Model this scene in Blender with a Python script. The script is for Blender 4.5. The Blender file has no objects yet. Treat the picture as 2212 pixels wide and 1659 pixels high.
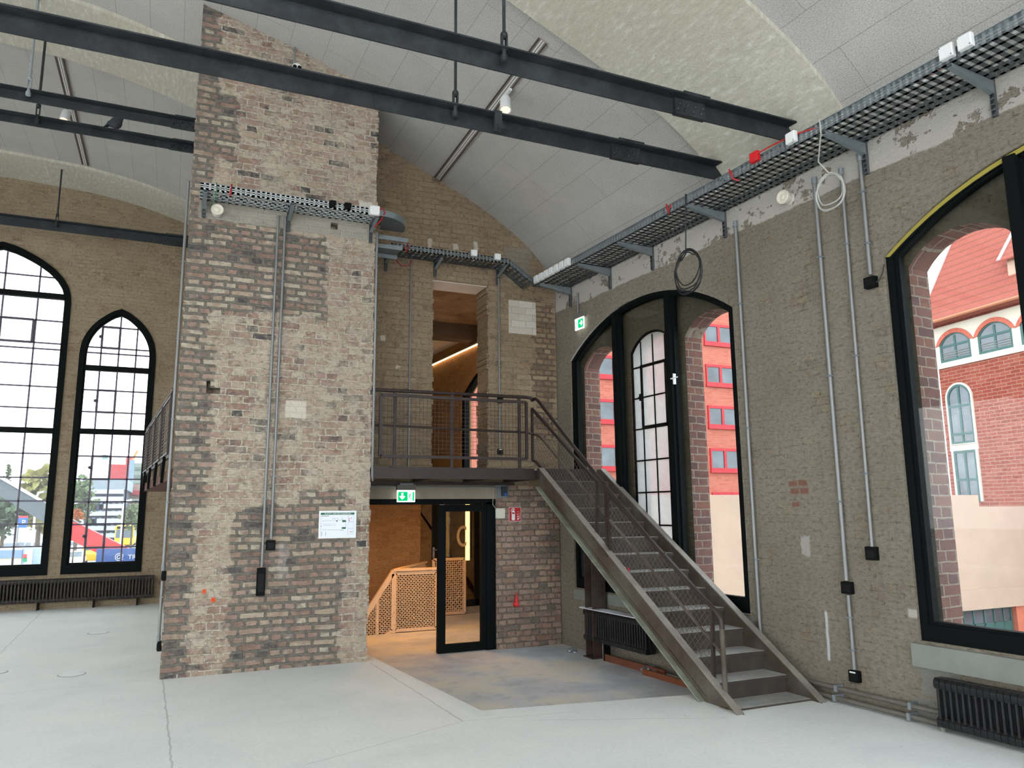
import bpy, bmesh, math, random
from mathutils import Vector, Matrix
from mathutils.geometry import tessellate_polygon
random.seed(7)
C = bpy.context.scene.collection
PI = math.pi
# ------------------------------------------------------------------ camera geometry (metres, z up)
FPX, PX, PY, EYE = 1640.0, 1106.0, 829.5, 1.85
YAW, PIT, ROL = math.radians(24.0), math.radians(9.55), math.radians(0.53)
FWD = Vector((math.sin(YAW)*math.cos(PIT), math.cos(YAW)*math.cos(PIT), math.sin(PIT)))
RT0 = Vector((math.cos(YAW), -math.sin(YAW), 0)); DN0 = FWD.cross(RT0)
RT = math.cos(ROL)*RT0 + math.sin(ROL)*DN0
DN = -math.sin(ROL)*RT0 + math.cos(ROL)*DN0
CAM = Vector((0, 0, EYE))
def ray(x, y): return RT*((x-PX)/FPX) + DN*((y-PY)/FPX) + FWD
def onY(x, y, Y): d = ray(x, y); return CAM + d*(Y/d.y)
def onX(x, y, X): d = ray(x, y); return CAM + d*(X/d.x)
def onZ(x, y, z): d = ray(x, y); return CAM + d*((z-EYE)/d.z)
# the right-hand wall: s along it (deeper = larger), o outwards, z up
WD = Vector((math.cos(math.radians(93.9)), math.sin(math.radians(93.9)), 0))
WN = Vector((WD.y, -WD.x, 0)); W0 = Vector((6.07, 6.15, 0))
def W(s, o, z): return W0 + WD*s + WN*o + Vector((0, 0, z))
def onW(x, y, o=0):
    d = ray(x, y); p = W0 + WN*o
    P = CAM + d*((p-CAM).dot(WN)/d.dot(WN)); return ((P-W0).dot(WD), P.z)
# ------------------------------------------------------------------ mesh builder
class MB:
    def __init__(s): s.v = []; s.f = []
    def add(s, vs, fs):
        n = len(s.v); s.v += [Vector(p) for p in vs]; s.f += [tuple(i+n for i in f) for f in fs]; return s
    def box(s, c, d, T=None, M=None):
        x, y, z = (q/2 for q in d); c = Vector(c)
        vs = [Vector((a*x, b*y, e*z)) for e in (-1, 1) for b in (-1, 1) for a in (-1, 1)]
        if M is not None: vs = [M @ p for p in vs]
        vs = [p+c for p in vs]
        if T: vs = [T(*p) for p in vs]
        return s.add(vs, [(0,2,3,1),(4,5,7,6),(0,1,5,4),(2,6,7,3),(0,4,6,2),(1,3,7,5)])
    def bb(s, a, b, T=None):
        return s.box([(p+q)/2 for p, q in zip(a, b)], [abs(q-p) for p, q in zip(a, b)], T)
    def bar(s, p, q, w, h, up=(0, 0, 1)):
        p = Vector(p); q = Vector(q); d = q-p; L = d.length
        if L < 1e-6: return s
        d.normalize(); u = Vector(up); x = d.cross(u)
        if x.length < 1e-4: x = d.cross(Vector((1, 0, 0)))
        x.normalize(); u = x.cross(d)
        vs = [b + x*(i*w/2) + u*(j*h/2) for b in (p, q) for i, j in ((-1,-1),(1,-1),(1,1),(-1,1))]
        return s.add(vs, [(3,2,1,0),(4,5,6,7),(0,1,5,4),(1,2,6,5),(2,3,7,6),(3,0,4,7)])
    def sec(s, p, q, poly, up=(0, 0, 1)):   # a rolled section (poly in side, up) swept straight from p to q
        p = Vector(p); q = Vector(q); d = (q-p).normalized(); x = d.cross(Vector(up)).normalized(); u = x.cross(d); n = len(poly)
        vs = [b + x*i + u*j for b in (p, q) for i, j in poly]
        fs = [(k, (k+1) % n, (k+1) % n+n, k+n) for k in range(n)]
        tri = tessellate_polygon([[Vector((i, j, 0)) for i, j in poly]])
        fs += [tuple(t) for t in tri] + [tuple(i+n for i in t[::-1]) for t in tri]
        return s.add(vs, fs)
    def tube(s, pts, r, n=8, cap=True):
        pts = [Vector(p) for p in pts]; m = len(pts); rings = []; prev = None
        for i, p in enumerate(pts):
            d = (pts[min(i+1, m-1)]-pts[max(i-1, 0)]).normalized()
            a = prev if prev is not None else (Vector((0, 0, 1)) if abs(d.z) < .9 else Vector((1, 0, 0)))
            x = d.cross(a)
            if x.length < 1e-4: x = d.cross(Vector((0, 1, 0)))
            x.normalize(); y = x.cross(d).normalized(); prev = y
            rr = r[i] if isinstance(r, (list, tuple)) else r
            rings.append([p + x*(rr*math.cos(2*PI*k/n)) + y*(rr*math.sin(2*PI*k/n)) for k in range(n)])
        vs = [p for g in rings for p in g]
        fs = [(i*n+k, i*n+(k+1) % n, (i+1)*n+(k+1) % n, (i+1)*n+k) for i in range(m-1) for k in range(n)]
        if cap: fs += [tuple(range(n))[::-1], tuple((m-1)*n+k for k in range(n))]
        return s.add(vs, fs)
    def lathe(s, prof, base, axis, n=20):   # prof: (radius, along axis)
        base = Vector(base); ax = Vector(axis).normalized()
        x = ax.cross(Vector((0, 0, 1)) if abs(ax.z) < .9 else Vector((1, 0, 0))).normalized(); y = ax.cross(x)
        vs = [base + ax*h + (x*math.cos(2*PI*k/n)+y*math.sin(2*PI*k/n))*max(r, 1e-4) for r, h in prof for k in range(n)]
        m = len(prof)
        fs = [(i*n+k, i*n+(k+1) % n, (i+1)*n+(k+1) % n, (i+1)*n+k) for i in range(m-1) for k in range(n)]
        fs += [tuple(range(n))[::-1], tuple((m-1)*n+k for k in range(n))]
        return s.add(vs, fs)
    def plate(s, loops, T, d0, d1):   # outline + holes (2D), placed by T(a, d, b), from depth d0 to d1
        flat = [p for l in loops for p in l]; n = len(flat)
        tri = tessellate_polygon([[Vector((a, b, 0)) for a, b in l] for l in loops])
        vs = [T(a, d0, b) for a, b in flat] + [T(a, d1, b) for a, b in flat]
        fs = [tuple(t) for t in tri] + [tuple(i+n for i in t[::-1]) for t in tri]
        o = 0
        for l in loops:
            m = len(l)
            for k in range(m):
                i, j = o+k, o+(k+1) % m
                fs.append((i, j, j+n, i+n))
            o += m
        return s.add(vs, fs)
    def sphere(s, c, r, nu=12, nv=8, sc=(1, 1, 1)):
        c = Vector(c)
        prof = [(math.sin(PI*i/nv), -math.cos(PI*i/nv)) for i in range(nv+1)]
        n0 = len(s.v)
        s.lathe([(max(a, 1e-3)*r, b*r) for a, b in prof], (0, 0, 0), (0, 0, 1), nu)
        for i in range(n0, len(s.v)): p = s.v[i]; s.v[i] = Vector((p.x*sc[0], p.y*sc[1], p.z*sc[2])) + c
        return s
    def build(s, name, mat, parent=None, smooth=False, bevel=0, kind=None, label=None, uvrot=False):
        me = bpy.data.meshes.new(name); me.from_pydata([tuple(p) for p in s.v], [], s.f)
        bm = bmesh.new(); bm.from_mesh(me); bmesh.ops.recalc_face_normals(bm, faces=bm.faces)
        uv = bm.loops.layers.uv.new('UVMap')
        for f in bm.faces:
            nx = f.normal
            if abs(nx.z) > .75: t = (Vector((1, 0, 0)), Vector((0, 1, 0)))
            else:
                h = Vector((-nx.y, nx.x, 0)).normalized()
                if h.x < -.01 or (abs(h.x) <= .01 and h.y < 0): h = -h
                t = (h, Vector((0, 0, 1)))
            for l in f.loops: l[uv].uv = (l.vert.co.dot(t[0]), l.vert.co.dot(t[1]))
            f.smooth = smooth
        bm.to_mesh(me); bm.free()
        if mat: me.materials.append(mat)
        o = bpy.data.objects.new(name, me); C.objects.link(o)
        if smooth and not bevel:
            e = o.modifiers.new('edge', 'EDGE_SPLIT'); e.split_angle = math.radians(40)
        if bevel:
            b = o.modifiers.new('bevel', 'BEVEL'); b.width = bevel; b.segments = 2; b.limit_method = 'ANGLE'
        if parent: put(o, parent)
        if kind: o['kind'] = kind
        if label: o['label'] = label
        return o
def put(o, parent):
    o.parent = parent; o.matrix_parent_inverse = Matrix.Translation(parent.location).inverted(); return o
def tag(o, label, cat, group=None, kind=None):
    o['label'] = label; o['category'] = cat
    if group: o['group'] = group
    if kind: o['kind'] = kind
    return o
def thing(name, label, cat, loc=(0, 0, 0), group=None):
    o = bpy.data.objects.new(name, None); C.objects.link(o); o.location = loc; o.empty_display_size = .1
    return tag(o, label, cat, group)
def struct(name, mb, mat, label=None, cat=None, **k):
    o = mb.build(name, mat, kind='structure', **k)
    if label: o['label'] = label
    if cat: o['category'] = cat
    return o
def holder(name, loc, label=None, cat=None):
    o = bpy.data.objects.new(name, None); C.objects.link(o); o.location = loc; o['kind'] = 'structure'
    if label: o['label'] = label
    if cat: o['category'] = cat
    return o
def arc(p, q, h, n=16):      # 2D circular arc from p to q (chord level-ish) with rise h, p excluded .. q included both kept
    (x0, y0), (x1, y1) = p, q; c = (x1-x0); R = ((c/2)**2+h*h)/(2*h); xm = (x0+x1)/2; yc = (y0+y1)/2+h-R
    a0 = math.atan2(y0-yc, x0-xm); a1 = math.atan2(y1-yc, x1-xm)
    return [(xm+R*math.cos(a0+(a1-a0)*i/n), yc+R*math.sin(a0+(a1-a0)*i/n)) for i in range(n+1)]
def Yf(Y0): return lambda a, d, b: Vector((a, Y0+d, b))
# ------------------------------------------------------------------ materials
def new_mat(name):
    m = bpy.data.materials.new(name); m.use_nodes = True; nt = m.node_tree; nt.nodes.clear()
    out = nt.nodes.new('ShaderNodeOutputMaterial'); return m, nt, out
class N:
    def __init__(s, nt): s.nt = nt
    def __call__(s, t, **kw):
        n = s.nt.nodes.new('ShaderNode'+t)
        for k, v in kw.items():
            if k[0] == '_': setattr(n, k[1:], v)
        for k, v in kw.items():
            if k[0] != '_':
                i = n.inputs[int(k[1:])] if k[0] == 'i' and k[1:].isdigit() else n.inputs[k]
                if hasattr(v, 'is_output'): s.nt.links.new(v, i)
                else: i.default_value = v
        return n
    def math(s, op, a, b=0.0, c=None, clamp=False):
        n = s.nt.nodes.new('ShaderNodeMath'); n.operation = op; n.use_clamp = clamp
        for i, v in enumerate((a, b) if c is None else (a, b, c)):
            if hasattr(v, 'is_output'): s.nt.links.new(v, n.inputs[i])
            else: n.inputs[i].default_value = v
        return n.outputs[0]
    def mix(s, f, a, b, mode='MIX'):
        n = s.nt.nodes.new('ShaderNodeMix'); n.data_type = 'RGBA'; n.blend_type = mode
        for i, v in ((0, f), (6, a), (7, b)):
            if hasattr(v, 'is_output'): s.nt.links.new(v, n.inputs[i])
            else: n.inputs[i].default_value = v if i == 0 else (*v[:3], 1)
        return n.outputs[2]
    def ramp(s, f, stops, interp='LINEAR'):
        n = s.nt.nodes.new('ShaderNodeValToRGB'); r = n.color_ramp; r.interpolation = interp
        while len(r.elements) > 1: r.elements.remove(r.elements[-1])
        r.elements[0].position = stops[0][0]; r.elements[0].color = _c4(stops[0][1])
        for p, c in stops[1:]: e = r.elements.new(p); e.color = _c4(c)
        s.nt.links.new(f, n.inputs[0]); return n.outputs[0]
    def noise(s, vec, scale, detail=3.0, rough=.55, dim='3D'):
        return s('TexNoise', Vector=vec, Scale=scale, Detail=detail, Roughness=rough)
def _c4(c): return (c, c, c, 1) if isinstance(c, (int, float)) else (*c[:3], 1)
def lin(r, g, b):
    f = lambda c: (c/255/12.92) if c/255 <= .04045 else ((c/255+.055)/1.055)**2.4
    return (f(r), f(g), f(b))
def uvmap(n): return n('UVMap').outputs[0]
def simple(name, col, rough=.6, metal=0.0, vary=.0, scale=20, bump=0.0, spec=.5, dirt=None):
    m, nt, out = new_mat(name); n = N(nt); b = n('BsdfPrincipled', Roughness=rough, Metallic=metal)
    b.inputs['Specular IOR Level'].default_value = spec
    c = (*col, 1); co = n('TexCoord').outputs['Object']
    if vary or dirt:
        t = n.noise(co, scale, 4).outputs[0]
        k = n.ramp(t, [(.3, 0.0), (.7, 1.0)])
        a = tuple(max(0, q*(1-vary)) for q in col); e = tuple(min(1, q*(1+vary)) for q in col)
        cc = n.mix(k, a, e)
        if dirt:
            t2 = n.noise(co, scale*.23, 5, .65).outputs[0]
            cc = n.mix(n.math('MULTIPLY', n.ramp(t2, [(.45, 0.0), (.7, 1.0)]), dirt[1]), cc, dirt[0])
        nt.links.new(cc, b.inputs['Base Color'])
    else: b.inputs['Base Color'].default_value = c
    if bump:
        bp = n('Bump', Strength=bump, Distance=.01, Height=n.noise(co, scale*2, 4).outputs[0]); nt.links.new(bp.outputs[0], b.inputs['Normal'])
    nt.links.new(b.outputs[0], out.inputs[0]); return m
def emit(name, col, s):
    m, nt, out = new_mat(name); e = N(nt)('Emission', Color=(*col, 1), Strength=s); nt.links.new(e.outputs[0], out.inputs[0]); return m
def glass(name, tint=(.93, .96, .95), refl=1.0, haze=0.0):
    m, nt, out = new_mat(name); n = N(nt)
    t = n('BsdfTransparent', Color=(*tint, 1)); g = n('BsdfGlossy', Color=(1, 1, 1, 1), Roughness=.015)
    fr = n.math('MULTIPLY_ADD', n.math('POWER', n('LayerWeight', Blend=.5).outputs[1], 5.0), .9, .035)
    sh = n('MixShader', Fac=n.math('MULTIPLY', fr, refl, clamp=True), i1=t.outputs[0], i2=g.outputs[0]).outputs[0]
    if haze:
        d = n('BsdfTranslucent', Color=(.85, .85, .85, 1)); k = n.noise(n('TexCoord').outputs['Object'], 1.7, 4).outputs[0]
        d2 = n('BsdfDiffuse', Color=(.7, .7, .7, 1)); dd = n('MixShader', Fac=.4, i1=d.outputs[0], i2=d2.outputs[0]).outputs[0]
        sh = n('MixShader', Fac=n.math('MULTIPLY', n.ramp(k, [(.3, .55), (.7, 1.0)]), haze), i1=sh, i2=dd).outputs[0]
    nt.links.new(sh, out.inputs[0]); return m
def rects_mask(n, uv, rects, soft=.02, wob=.12):
    """soft-edged, ragged rectangles (u0, v0, u1, v1) in wall metres -> 0..1"""
    w = n.noise(uv, 2.6 if wob > .1 else 5, 5, .6).outputs[1]; wob = wob*(1.8 if wob == .12 else 1)
    d = n('VectorMath', _operation='MULTIPLY_ADD', i0=w, i1=(wob*2, wob*2, 0), i2=uv)
    d = n('VectorMath', _operation='ADD', i0=d.outputs[0], i1=(-wob, -wob, 0))
    sp = n('SeparateXYZ', Vector=d.outputs[0]); tot = None
    for u0, v0, u1, v1 in rects:
        def edge(x, a, b):
            p = n('MapRange', _interpolation_type='SMOOTHSTEP', Value=x, i1=a-soft, i2=a+soft).outputs[0]
            q = n('MapRange', _interpolation_type='SMOOTHSTEP', Value=x, i1=b+soft, i2=b-soft).outputs[0]
            return n.math('MULTIPLY', p, q)
        r = n.math('MULTIPLY', edge(sp.outputs[0], u0, u1), edge(sp.outputs[1], v0, v1))
        tot = r if tot is None else n.math('MAXIMUM', tot, r)
    return tot
def brick_mat(name, pal, mortar, row=.09, width=.28, gap=.011, smear=.35, smear_col=None, dark_rects=None, dark=None,
              plaster=None, grime=None, tint_noise=.25, bump=.8, smear_bias=.5, header=True, distort=.012, big=None, k=1.0, cover=0.0, stains=None, grain=.5, pits=.5):
    sc_ = lambda c: tuple(q*k for q in c)
    pal = [sc_(c) for c in pal]; mortar = sc_(mortar); smear_col = sc_(smear_col or mortar); dark = sc_(dark) if dark else dark
    if grime: grime = (sc_(grime[0]), grime[1])
    if plaster: plaster = (plaster[0], sc_(plaster[1]), plaster[2])
    m, nt, out = new_mat(name); n = N(nt); uv = uvmap(n)
    w1 = n.noise(uv, 14, 3).outputs[1]; w2 = n.noise(uv, 1.3, 2).outputs[1]
    d = n('VectorMath', _operation='MULTIPLY_ADD', i0=w1, i1=(distort*2, distort*1.6, 0), i2=uv).outputs[0]
    d = n('VectorMath', _operation='MULTIPLY_ADD', i0=w2, i1=(.06, .05, 0), i2=d).outputs[0]
    msize = gap; dm = None
    if dark_rects:
        dm = rects_mask(n, uv, dark_rects)
        msize = n.math('MULTIPLY_ADD', dm, .009, gap)
    gn = n.noise(uv, 5, 3).outputs[0]
    msize = n.math('MULTIPLY_ADD', gn, .010, n.math('SUBTRACT', msize, .005) if hasattr(msize, 'is_output') else gap-.005)
    br = n('TexBrick', Vector=d, Color1=(0, 0, 0, 1), Color2=(1, 1, 1, 1), Mortar=(0, 0, 0, 1), Scale=1.0)
    br.offset = .5; br.offset_frequency = 2; br.squash = .5 if header else 1.0; br.squash_frequency = 2
    br.inputs['Mortar Smooth'].default_value = .35; br.inputs['Bias'].default_value = 0
    br.inputs['Brick Width'].default_value = width; br.inputs['Row Height'].default_value = row
    nt.links.new(msize, br.inputs['Mortar Size'])
    tint = n('SeparateColor', Color=br.outputs[0]).outputs[0]; fac = br.outputs[1]
    tn = n.noise(uv, 6, 4).outputs[0]
    t2 = n.math('ADD', tint, n.math('MULTIPLY', n.math('SUBTRACT', tn, .5), tint_noise*2), clamp=True)
    kk = len(pal)
    bc = n.ramp(t2, [((i+.5)/kk, c) for i, c in enumerate(pal)])
    fine = n.noise(uv, 55, 4, .7).outputs[0]
    bc = n.mix(1.0, bc, n.ramp(fine, [(.25, .72), (.55, 1.0), (.8, 1.18)]), 'MULTIPLY')
    mc = n.mix(n.noise(uv, 8, 4).outputs[0], tuple(c*.8 for c in mortar), tuple(min(1, c*1.15) for c in mortar))
    f2 = fac
    if smear:
        sn = n.noise(uv, 2.3, 6, .68).outputs[0]
        sn2 = n.noise(uv, 17, 4, .7).outputs[0]
        sv = n.math('ADD', n.math('MULTIPLY', sn, .65), n.math('MULTIPLY', sn2, .35))
        sm = n('MapRange', Value=sv, i1=smear_bias-.03, i2=smear_bias+.09).outputs[0]
        sm = n.math('MULTIPLY', sm, smear)
        if dm is not None: sm = n.math('MULTIPLY', sm, n.math('SUBTRACT', 1.0, n.math('MULTIPLY', dm, .75)))
        bc = n.mix(sm, bc, n.mix(sn2, tuple(c*.82 for c in smear_col), tuple(min(1, c*1.16) for c in smear_col)))
        if cover: f2 = n.math('MULTIPLY', fac, n.math('SUBTRACT', 1.0, n.math('MULTIPLY', n.math('DIVIDE', sm, max(smear, .01)), cover)))
    if dm is not None:
        mc = n.mix(dm, mc, n.mix(n.noise(uv, 11, 4).outputs[0], tuple(c*.75 for c in dark), tuple(c*1.3 for c in dark)))
    if big: mc = n.mix(.5, mc, big)
    col = n.mix(f2, bc, mc)
    gr = n.noise(n('VectorMath', _operation='MULTIPLY', i0=uv, i1=(1, 1.7, 1)).outputs[0], 19, 6, .78).outputs[0]
    col = n.mix(grain, col, n.mix(1.0, col, n.ramp(gr, [(.30, .50), (.48, .97), (.70, 1.32)]), 'MULTIPLY'))
    if pits:      # crumbled joints and pock marks, densest beside the joints
        pk = n.math('ADD', gr, n.math('MULTIPLY', fac, -.16)); col = n.mix(n.math('MULTIPLY', n.ramp(pk, [(.285, 1.0), (.335, 0.0)]), pits), col, tuple(c*.16 for c in mortar))
    hgt = n.math('MULTIPLY', f2, -1.0)
    if grime:
        g = n.noise(uv, .7, 6, .7).outputs[0]
        col = n.mix(n.math('MULTIPLY', n.ramp(g, [(.42, 0.0), (.68, 1.0)]), grime[1]), col, grime[0])
        cr = n.noise(uv, 9, 6, .75).outputs[0]
        col = n.mix(n.math('MULTIPLY', n.ramp(cr, [(.66, 0.0), (.74, 1.0)]), .55), col, tuple(c*.3 for c in grime[0]))
    for rc, scol, wob_, st_ in (stains or []): col = n.mix(n.math('MULTIPLY', rects_mask(n, uv, rc, .012, wob_), st_), col, n.mix(fine, tuple(c*.75*k for c in scol), tuple(min(1, c*1.15*k) for c in scol)))
    if plaster:
        pv, pcol, pn = plaster   # height above which old plaster survives, ragged
        sp = n('SeparateXYZ', Vector=uv).outputs[1]
        q = n.noise(uv, 1.6, 6, .7).outputs[0]; q2 = n.noise(uv, 3.0, 5, .7).outputs[0]
        e = n.math('ADD', sp, n.math('MULTIPLY', n.math('SUBTRACT', q, .5), .16))
        pm = n('MapRange', Value=e, i1=pv-.01, i2=pv+.01).outputs[0]
        pe = n.math('MULTIPLY', pm, n.ramp(q2, [(.5+pn, 1.0), (.53+pn, 0.0)]))
        col = n.mix(pe, col, n.mix(n.noise(uv, 25, 4).outputs[0], tuple(c*.85 for c in pcol), pcol))
        hgt = n.math('ADD', n.math('MULTIPLY', hgt, n.math('SUBTRACT', 1.0, pe)), n.math('MULTIPLY', pe, .6))
    b = n('BsdfPrincipled', Roughness=.93); b.inputs['Specular IOR Level'].default_value = .15
    nt.links.new(col, b.inputs['Base Color'])
    h = n.math('ADD', hgt, n.math('MULTIPLY', fine, .3)); h = n.math('ADD', h, n.math('MULTIPLY', gr, 1.5))
    bp = n('Bump', Strength=bump, Distance=.012, Height=h); nt.links.new(bp.outputs[0], b.inputs['Normal'])
    nt.links.new(b.outputs[0], out.inputs[0]); return m
# ------------------------------------------------------------------ palettes and surfaces
TP = [lin(82, 82, 84), lin(146, 120, 108), lin(170, 142, 128), lin(136, 110, 100), lin(192, 178, 158), lin(162, 140, 124), lin(178, 152, 138), lin(128, 116, 108), lin(204, 194, 174), lin(150, 126, 112), lin(186, 168, 148)]
M_TOWER = brick_mat('tower_brick', TP, lin(202, 192, 174), row=.0905, width=.29, gap=.011, smear=.62, smear_col=lin(202, 190, 170), smear_bias=.47, distort=.016,
    dark_rects=[(-.2, .0, .26, 8.6), (.70, -.1, 2.04, 1.95), (.12, 4.35, 1.72, 5.55), (.2, 6.4, .5, 7.3), (.2, 1.9, .40, 3.9), (1.5, 1.2, 2.1, 2.15)], dark=lin(122, 118, 110), k=.93,
    grime=(lin(120, 108, 95), .25), stains=[([(1.26, 3.06, 1.52, 3.28)], lin(224, 216, 200), .015, .95), ([(2.12, 5.9, 2.36, 6.15)], lin(232, 226, 216), .12, .9), ([(.1, 5.56, 2.3, 5.98)], lin(176, 172, 160), .05, .8), ([(.40, .93, .44, .98), (.50, .83, .55, .88)], lin(250, 96, 40), .02, 1.0), ([(1.25, 1.05, 1.38, 1.45)], lin(206, 204, 200), .14, .22)])
BP = [lin(112, 98, 82), lin(142, 122, 98), lin(158, 138, 112), lin(126, 106, 88), lin(150, 132, 108), lin(136, 104, 84), lin(164, 148, 122)]
M_BACK = brick_mat('back_wall_brick', BP, lin(150, 134, 112), row=.089, width=.28, gap=.008, smear=.75, smear_col=lin(152, 136, 113), smear_bias=.43,
    dark_rects=[(5.3, 3.0, 5.7, 5.3), (2.3, -.3, 5.55, 2.1)], k=1.02, stains=[([(3.48, 5.85, 3.55, 6.15), (4.25, 5.85, 4.31, 6.2), (3.9, 6.0, 3.99, 6.1), (2.98, 4.0, 3.05, 4.06), (2.75, 4.42, 2.82, 4.5)], lin(206, 198, 182), .06, .8), ([(4.75, 5.6, 5.3, 6.2)], lin(140, 136, 126), .12, .5)], dark=lin(112, 98, 86), grime=(lin(110, 92, 70), .3), tint_noise=.35)
RP = [lin(150, 136, 118), lin(172, 158, 138), lin(164, 142, 124), lin(182, 168, 140), lin(188, 170, 136), lin(152, 130, 116), lin(178, 164, 146)]
M_RIGHT = brick_mat('right_wall_brick', RP, lin(170, 160, 146), row=.08, width=.27, gap=.006, smear=.92, smear_col=lin(172, 163, 147), smear_bias=.375,
    plaster=(5.13, lin(236, 230, 220), .06), grime=(lin(128, 112, 90), .32), tint_noise=.6, bump=1.3, distort=.024, k=.74, cover=.96, grain=.8, pits=.32,
    stains=[([(-5.89, 2.09, -5.775, 2.15), (-5.755, 2.09, -5.64, 2.15), (-5.87, 2.01, -5.76, 2.07), (-5.74, 2.01, -5.63, 2.07), (-5.86, 1.87, -5.76, 1.92)], lin(160, 104, 88), .02, .8), ([(-6.9, 1.5, -6.75, 1.62)], lin(150, 92, 76), .05, .7), ([(-5.545, .36, -5.515, .83)], lin(255, 255, 255), .012, 1.0), ([(-5.78, 1.38, -5.68, 1.58)], lin(236, 232, 224), .10, .6), ([(-4.62, .88, -4.5, .95)], lin(236, 230, 220), .01, .9), ([(-4.55, .25, -4.2, .62), (-4.65, -.1, -4.3, .2)], lin(170, 170, 164), .10, .8)])
GP = [lin(150, 134, 110), lin(166, 150, 124), lin(156, 138, 116), lin(138, 120, 102), lin(172, 158, 132), lin(130, 100, 86)]
M_GABLE = brick_mat('gable_brick', GP, lin(162, 148, 124), row=.085, width=.28, gap=.007, smear=.8, smear_col=lin(163, 148, 125), smear_bias=.42, grime=(lin(120, 100, 74), .35), tint_noise=.35, cover=.7)
EP = [lin(128, 98, 96), lin(156, 116, 108), lin(142, 106, 102), lin(166, 120, 106), lin(136, 106, 108)]
M_REVEAL = brick_mat('reveal_brick', EP, lin(186, 170, 156), row=.1, width=.30, gap=.009, k=.6, pits=.2, grain=.35, smear=.0, tint_noise=.2, bump=.5)
M_OLDWALL = brick_mat('outer_leaf_render', [lin(120, 108, 92), lin(138, 124, 106), lin(128, 112, 96)], lin(128, 116, 100), row=.09, width=.28, gap=.008, smear=.9,
    smear_col=lin(126, 114, 98), smear_bias=.36, grime=(lin(96, 84, 68), .45), k=.62, cover=.9)
M_STAIRROOM = brick_mat('stair_hall_brick', k=.9, pal=[lin(176, 140, 98), lin(190, 152, 108), lin(168, 130, 92)], mortar=lin(186, 150, 108), row=.085, width=.28, gap=.007, smear=.6, smear_col=lin(184, 148, 106), bump=.7)

def panel_mat():
    m, nt, out = new_mat('wood_wool_panel'); n = N(nt); uv = uvmap(n)
    br = n('TexBrick', Vector=uv, Color1=(0, 0, 0, 1), Color2=(1, 1, 1, 1), Mortar=(0, 0, 0, 1), Scale=1.0)
    br.offset = .37; br.offset_frequency = 3; br.inputs['Brick Width'].default_value = 2.4; br.inputs['Row Height'].default_value = .46
    br.inputs['Mortar Size'].default_value = .0035; br.inputs['Mortar Smooth'].default_value = .1
    tint = n('SeparateColor', Color=br.outputs[0]).outputs[0]
    st = n('VectorMath', _operation='MULTIPLY', i0=uv, i1=(1.0, 1.6, 1)).outputs[0]
    f = n.noise(st, 60, 5, .75).outputs[0]; f2 = n.noise(uv, 2.2, 5, .6).outputs[0]
    c = n.ramp(f, [(.32, lin(134, 132, 128)), (.5, lin(182, 180, 175)), (.68, lin(200, 198, 193))])
    c = n.mix(1.0, c, n.ramp(f2, [(.3, .93), (.7, 1.03)]), 'MULTIPLY')
    c = n.mix(1.0, c, n.ramp(tint, [(0, .95), (1, 1.0)]), 'MULTIPLY')
    c = n.mix(n.math('MULTIPLY', br.outputs[1], .6), c, lin(120, 115, 110))
    b = n('BsdfPrincipled', Roughness=.95); b.inputs['Specular IOR Level'].default_value = .1
    nt.links.new(c, b.inputs['Base Color']); bp = n('Bump', Strength=.25, Distance=.004, Height=f); nt.links.new(bp.outputs[0], b.inputs['Normal'])
    nt.links.new(b.outputs[0], out.inputs[0]); return m
def rib_mat():
    m, nt, out = new_mat('board_marked_concrete'); n = N(nt); uv = uvmap(n)
    st = n('VectorMath', _operation='MULTIPLY', i0=uv, i1=(3.0, 8.5, 1)).outputs[0]
    a = n.noise(st, 2.2, 4, .55).outputs[0]; g = n.noise(uv, 38, 4, .7).outputs[0]; e = n.noise(uv, .6, 4).outputs[0]
    c = n.ramp(a, [(.30, lin(182, 180, 164)), (.54, lin(194, 192, 177)), (.62, lin(203, 201, 189)), (.72, lin(218, 216, 205))])
    c = n.mix(1.0, c, n.ramp(g, [(.28, .8), (.5, 1.0), (.75, 1.08)]), 'MULTIPLY')
    c = n.mix(n.math('MULTIPLY', n.ramp(e, [(.4, 0.0), (.65, 1.0)]), .35), c, lin(178, 170, 148))
    b = n('BsdfPrincipled', Roughness=.95); b.inputs['Specular IOR Level'].default_value = .1; nt.links.new(c, b.inputs['Base Color'])
    bp = n('Bump', Strength=.5, Distance=.008, Height=n.math('ADD', a, g)); nt.links.new(bp.outputs[0], b.inputs['Normal'])
    nt.links.new(b.outputs[0], out.inputs[0]); return m
def line_mask(n, uv, segs, wid):
    w = n.noise(uv, 5, 4).outputs[1]
    p = n('VectorMath', _operation='MULTIPLY_ADD', i0=w, i1=(.05, .05, 0), i2=uv).outputs[0]
    p = n('VectorMath', _operation='ADD', i0=p, i1=(-.025, -.025, 0)).outputs[0]; tot = None
    for (ax, ay), (bx, by), ww in segs:
        L = math.hypot(bx-ax, by-ay); ux, uy = (bx-ax)/L, (by-ay)/L
        r = n('VectorMath', _operation='SUBTRACT', i0=p, i1=(ax, ay, 0)).outputs[0]
        t = n('VectorMath', _operation='DOT_PRODUCT', i0=r, i1=(ux, uy, 0)).outputs[1]
        q = n.math('ABSOLUTE', n('VectorMath', _operation='DOT_PRODUCT', i0=r, i1=(-uy, ux, 0)).outputs[1])
        on = n.math('MULTIPLY', n.math('GREATER_THAN', t, 0.0), n.math('LESS_THAN', t, L))
        k = n.math('MULTIPLY', on, n('MapRange', Value=q, i1=wid*ww, i2=wid*ww*.4).outputs[0])
        tot = k if tot is None else n.math('MAXIMUM', tot, k)
    return tot
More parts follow.
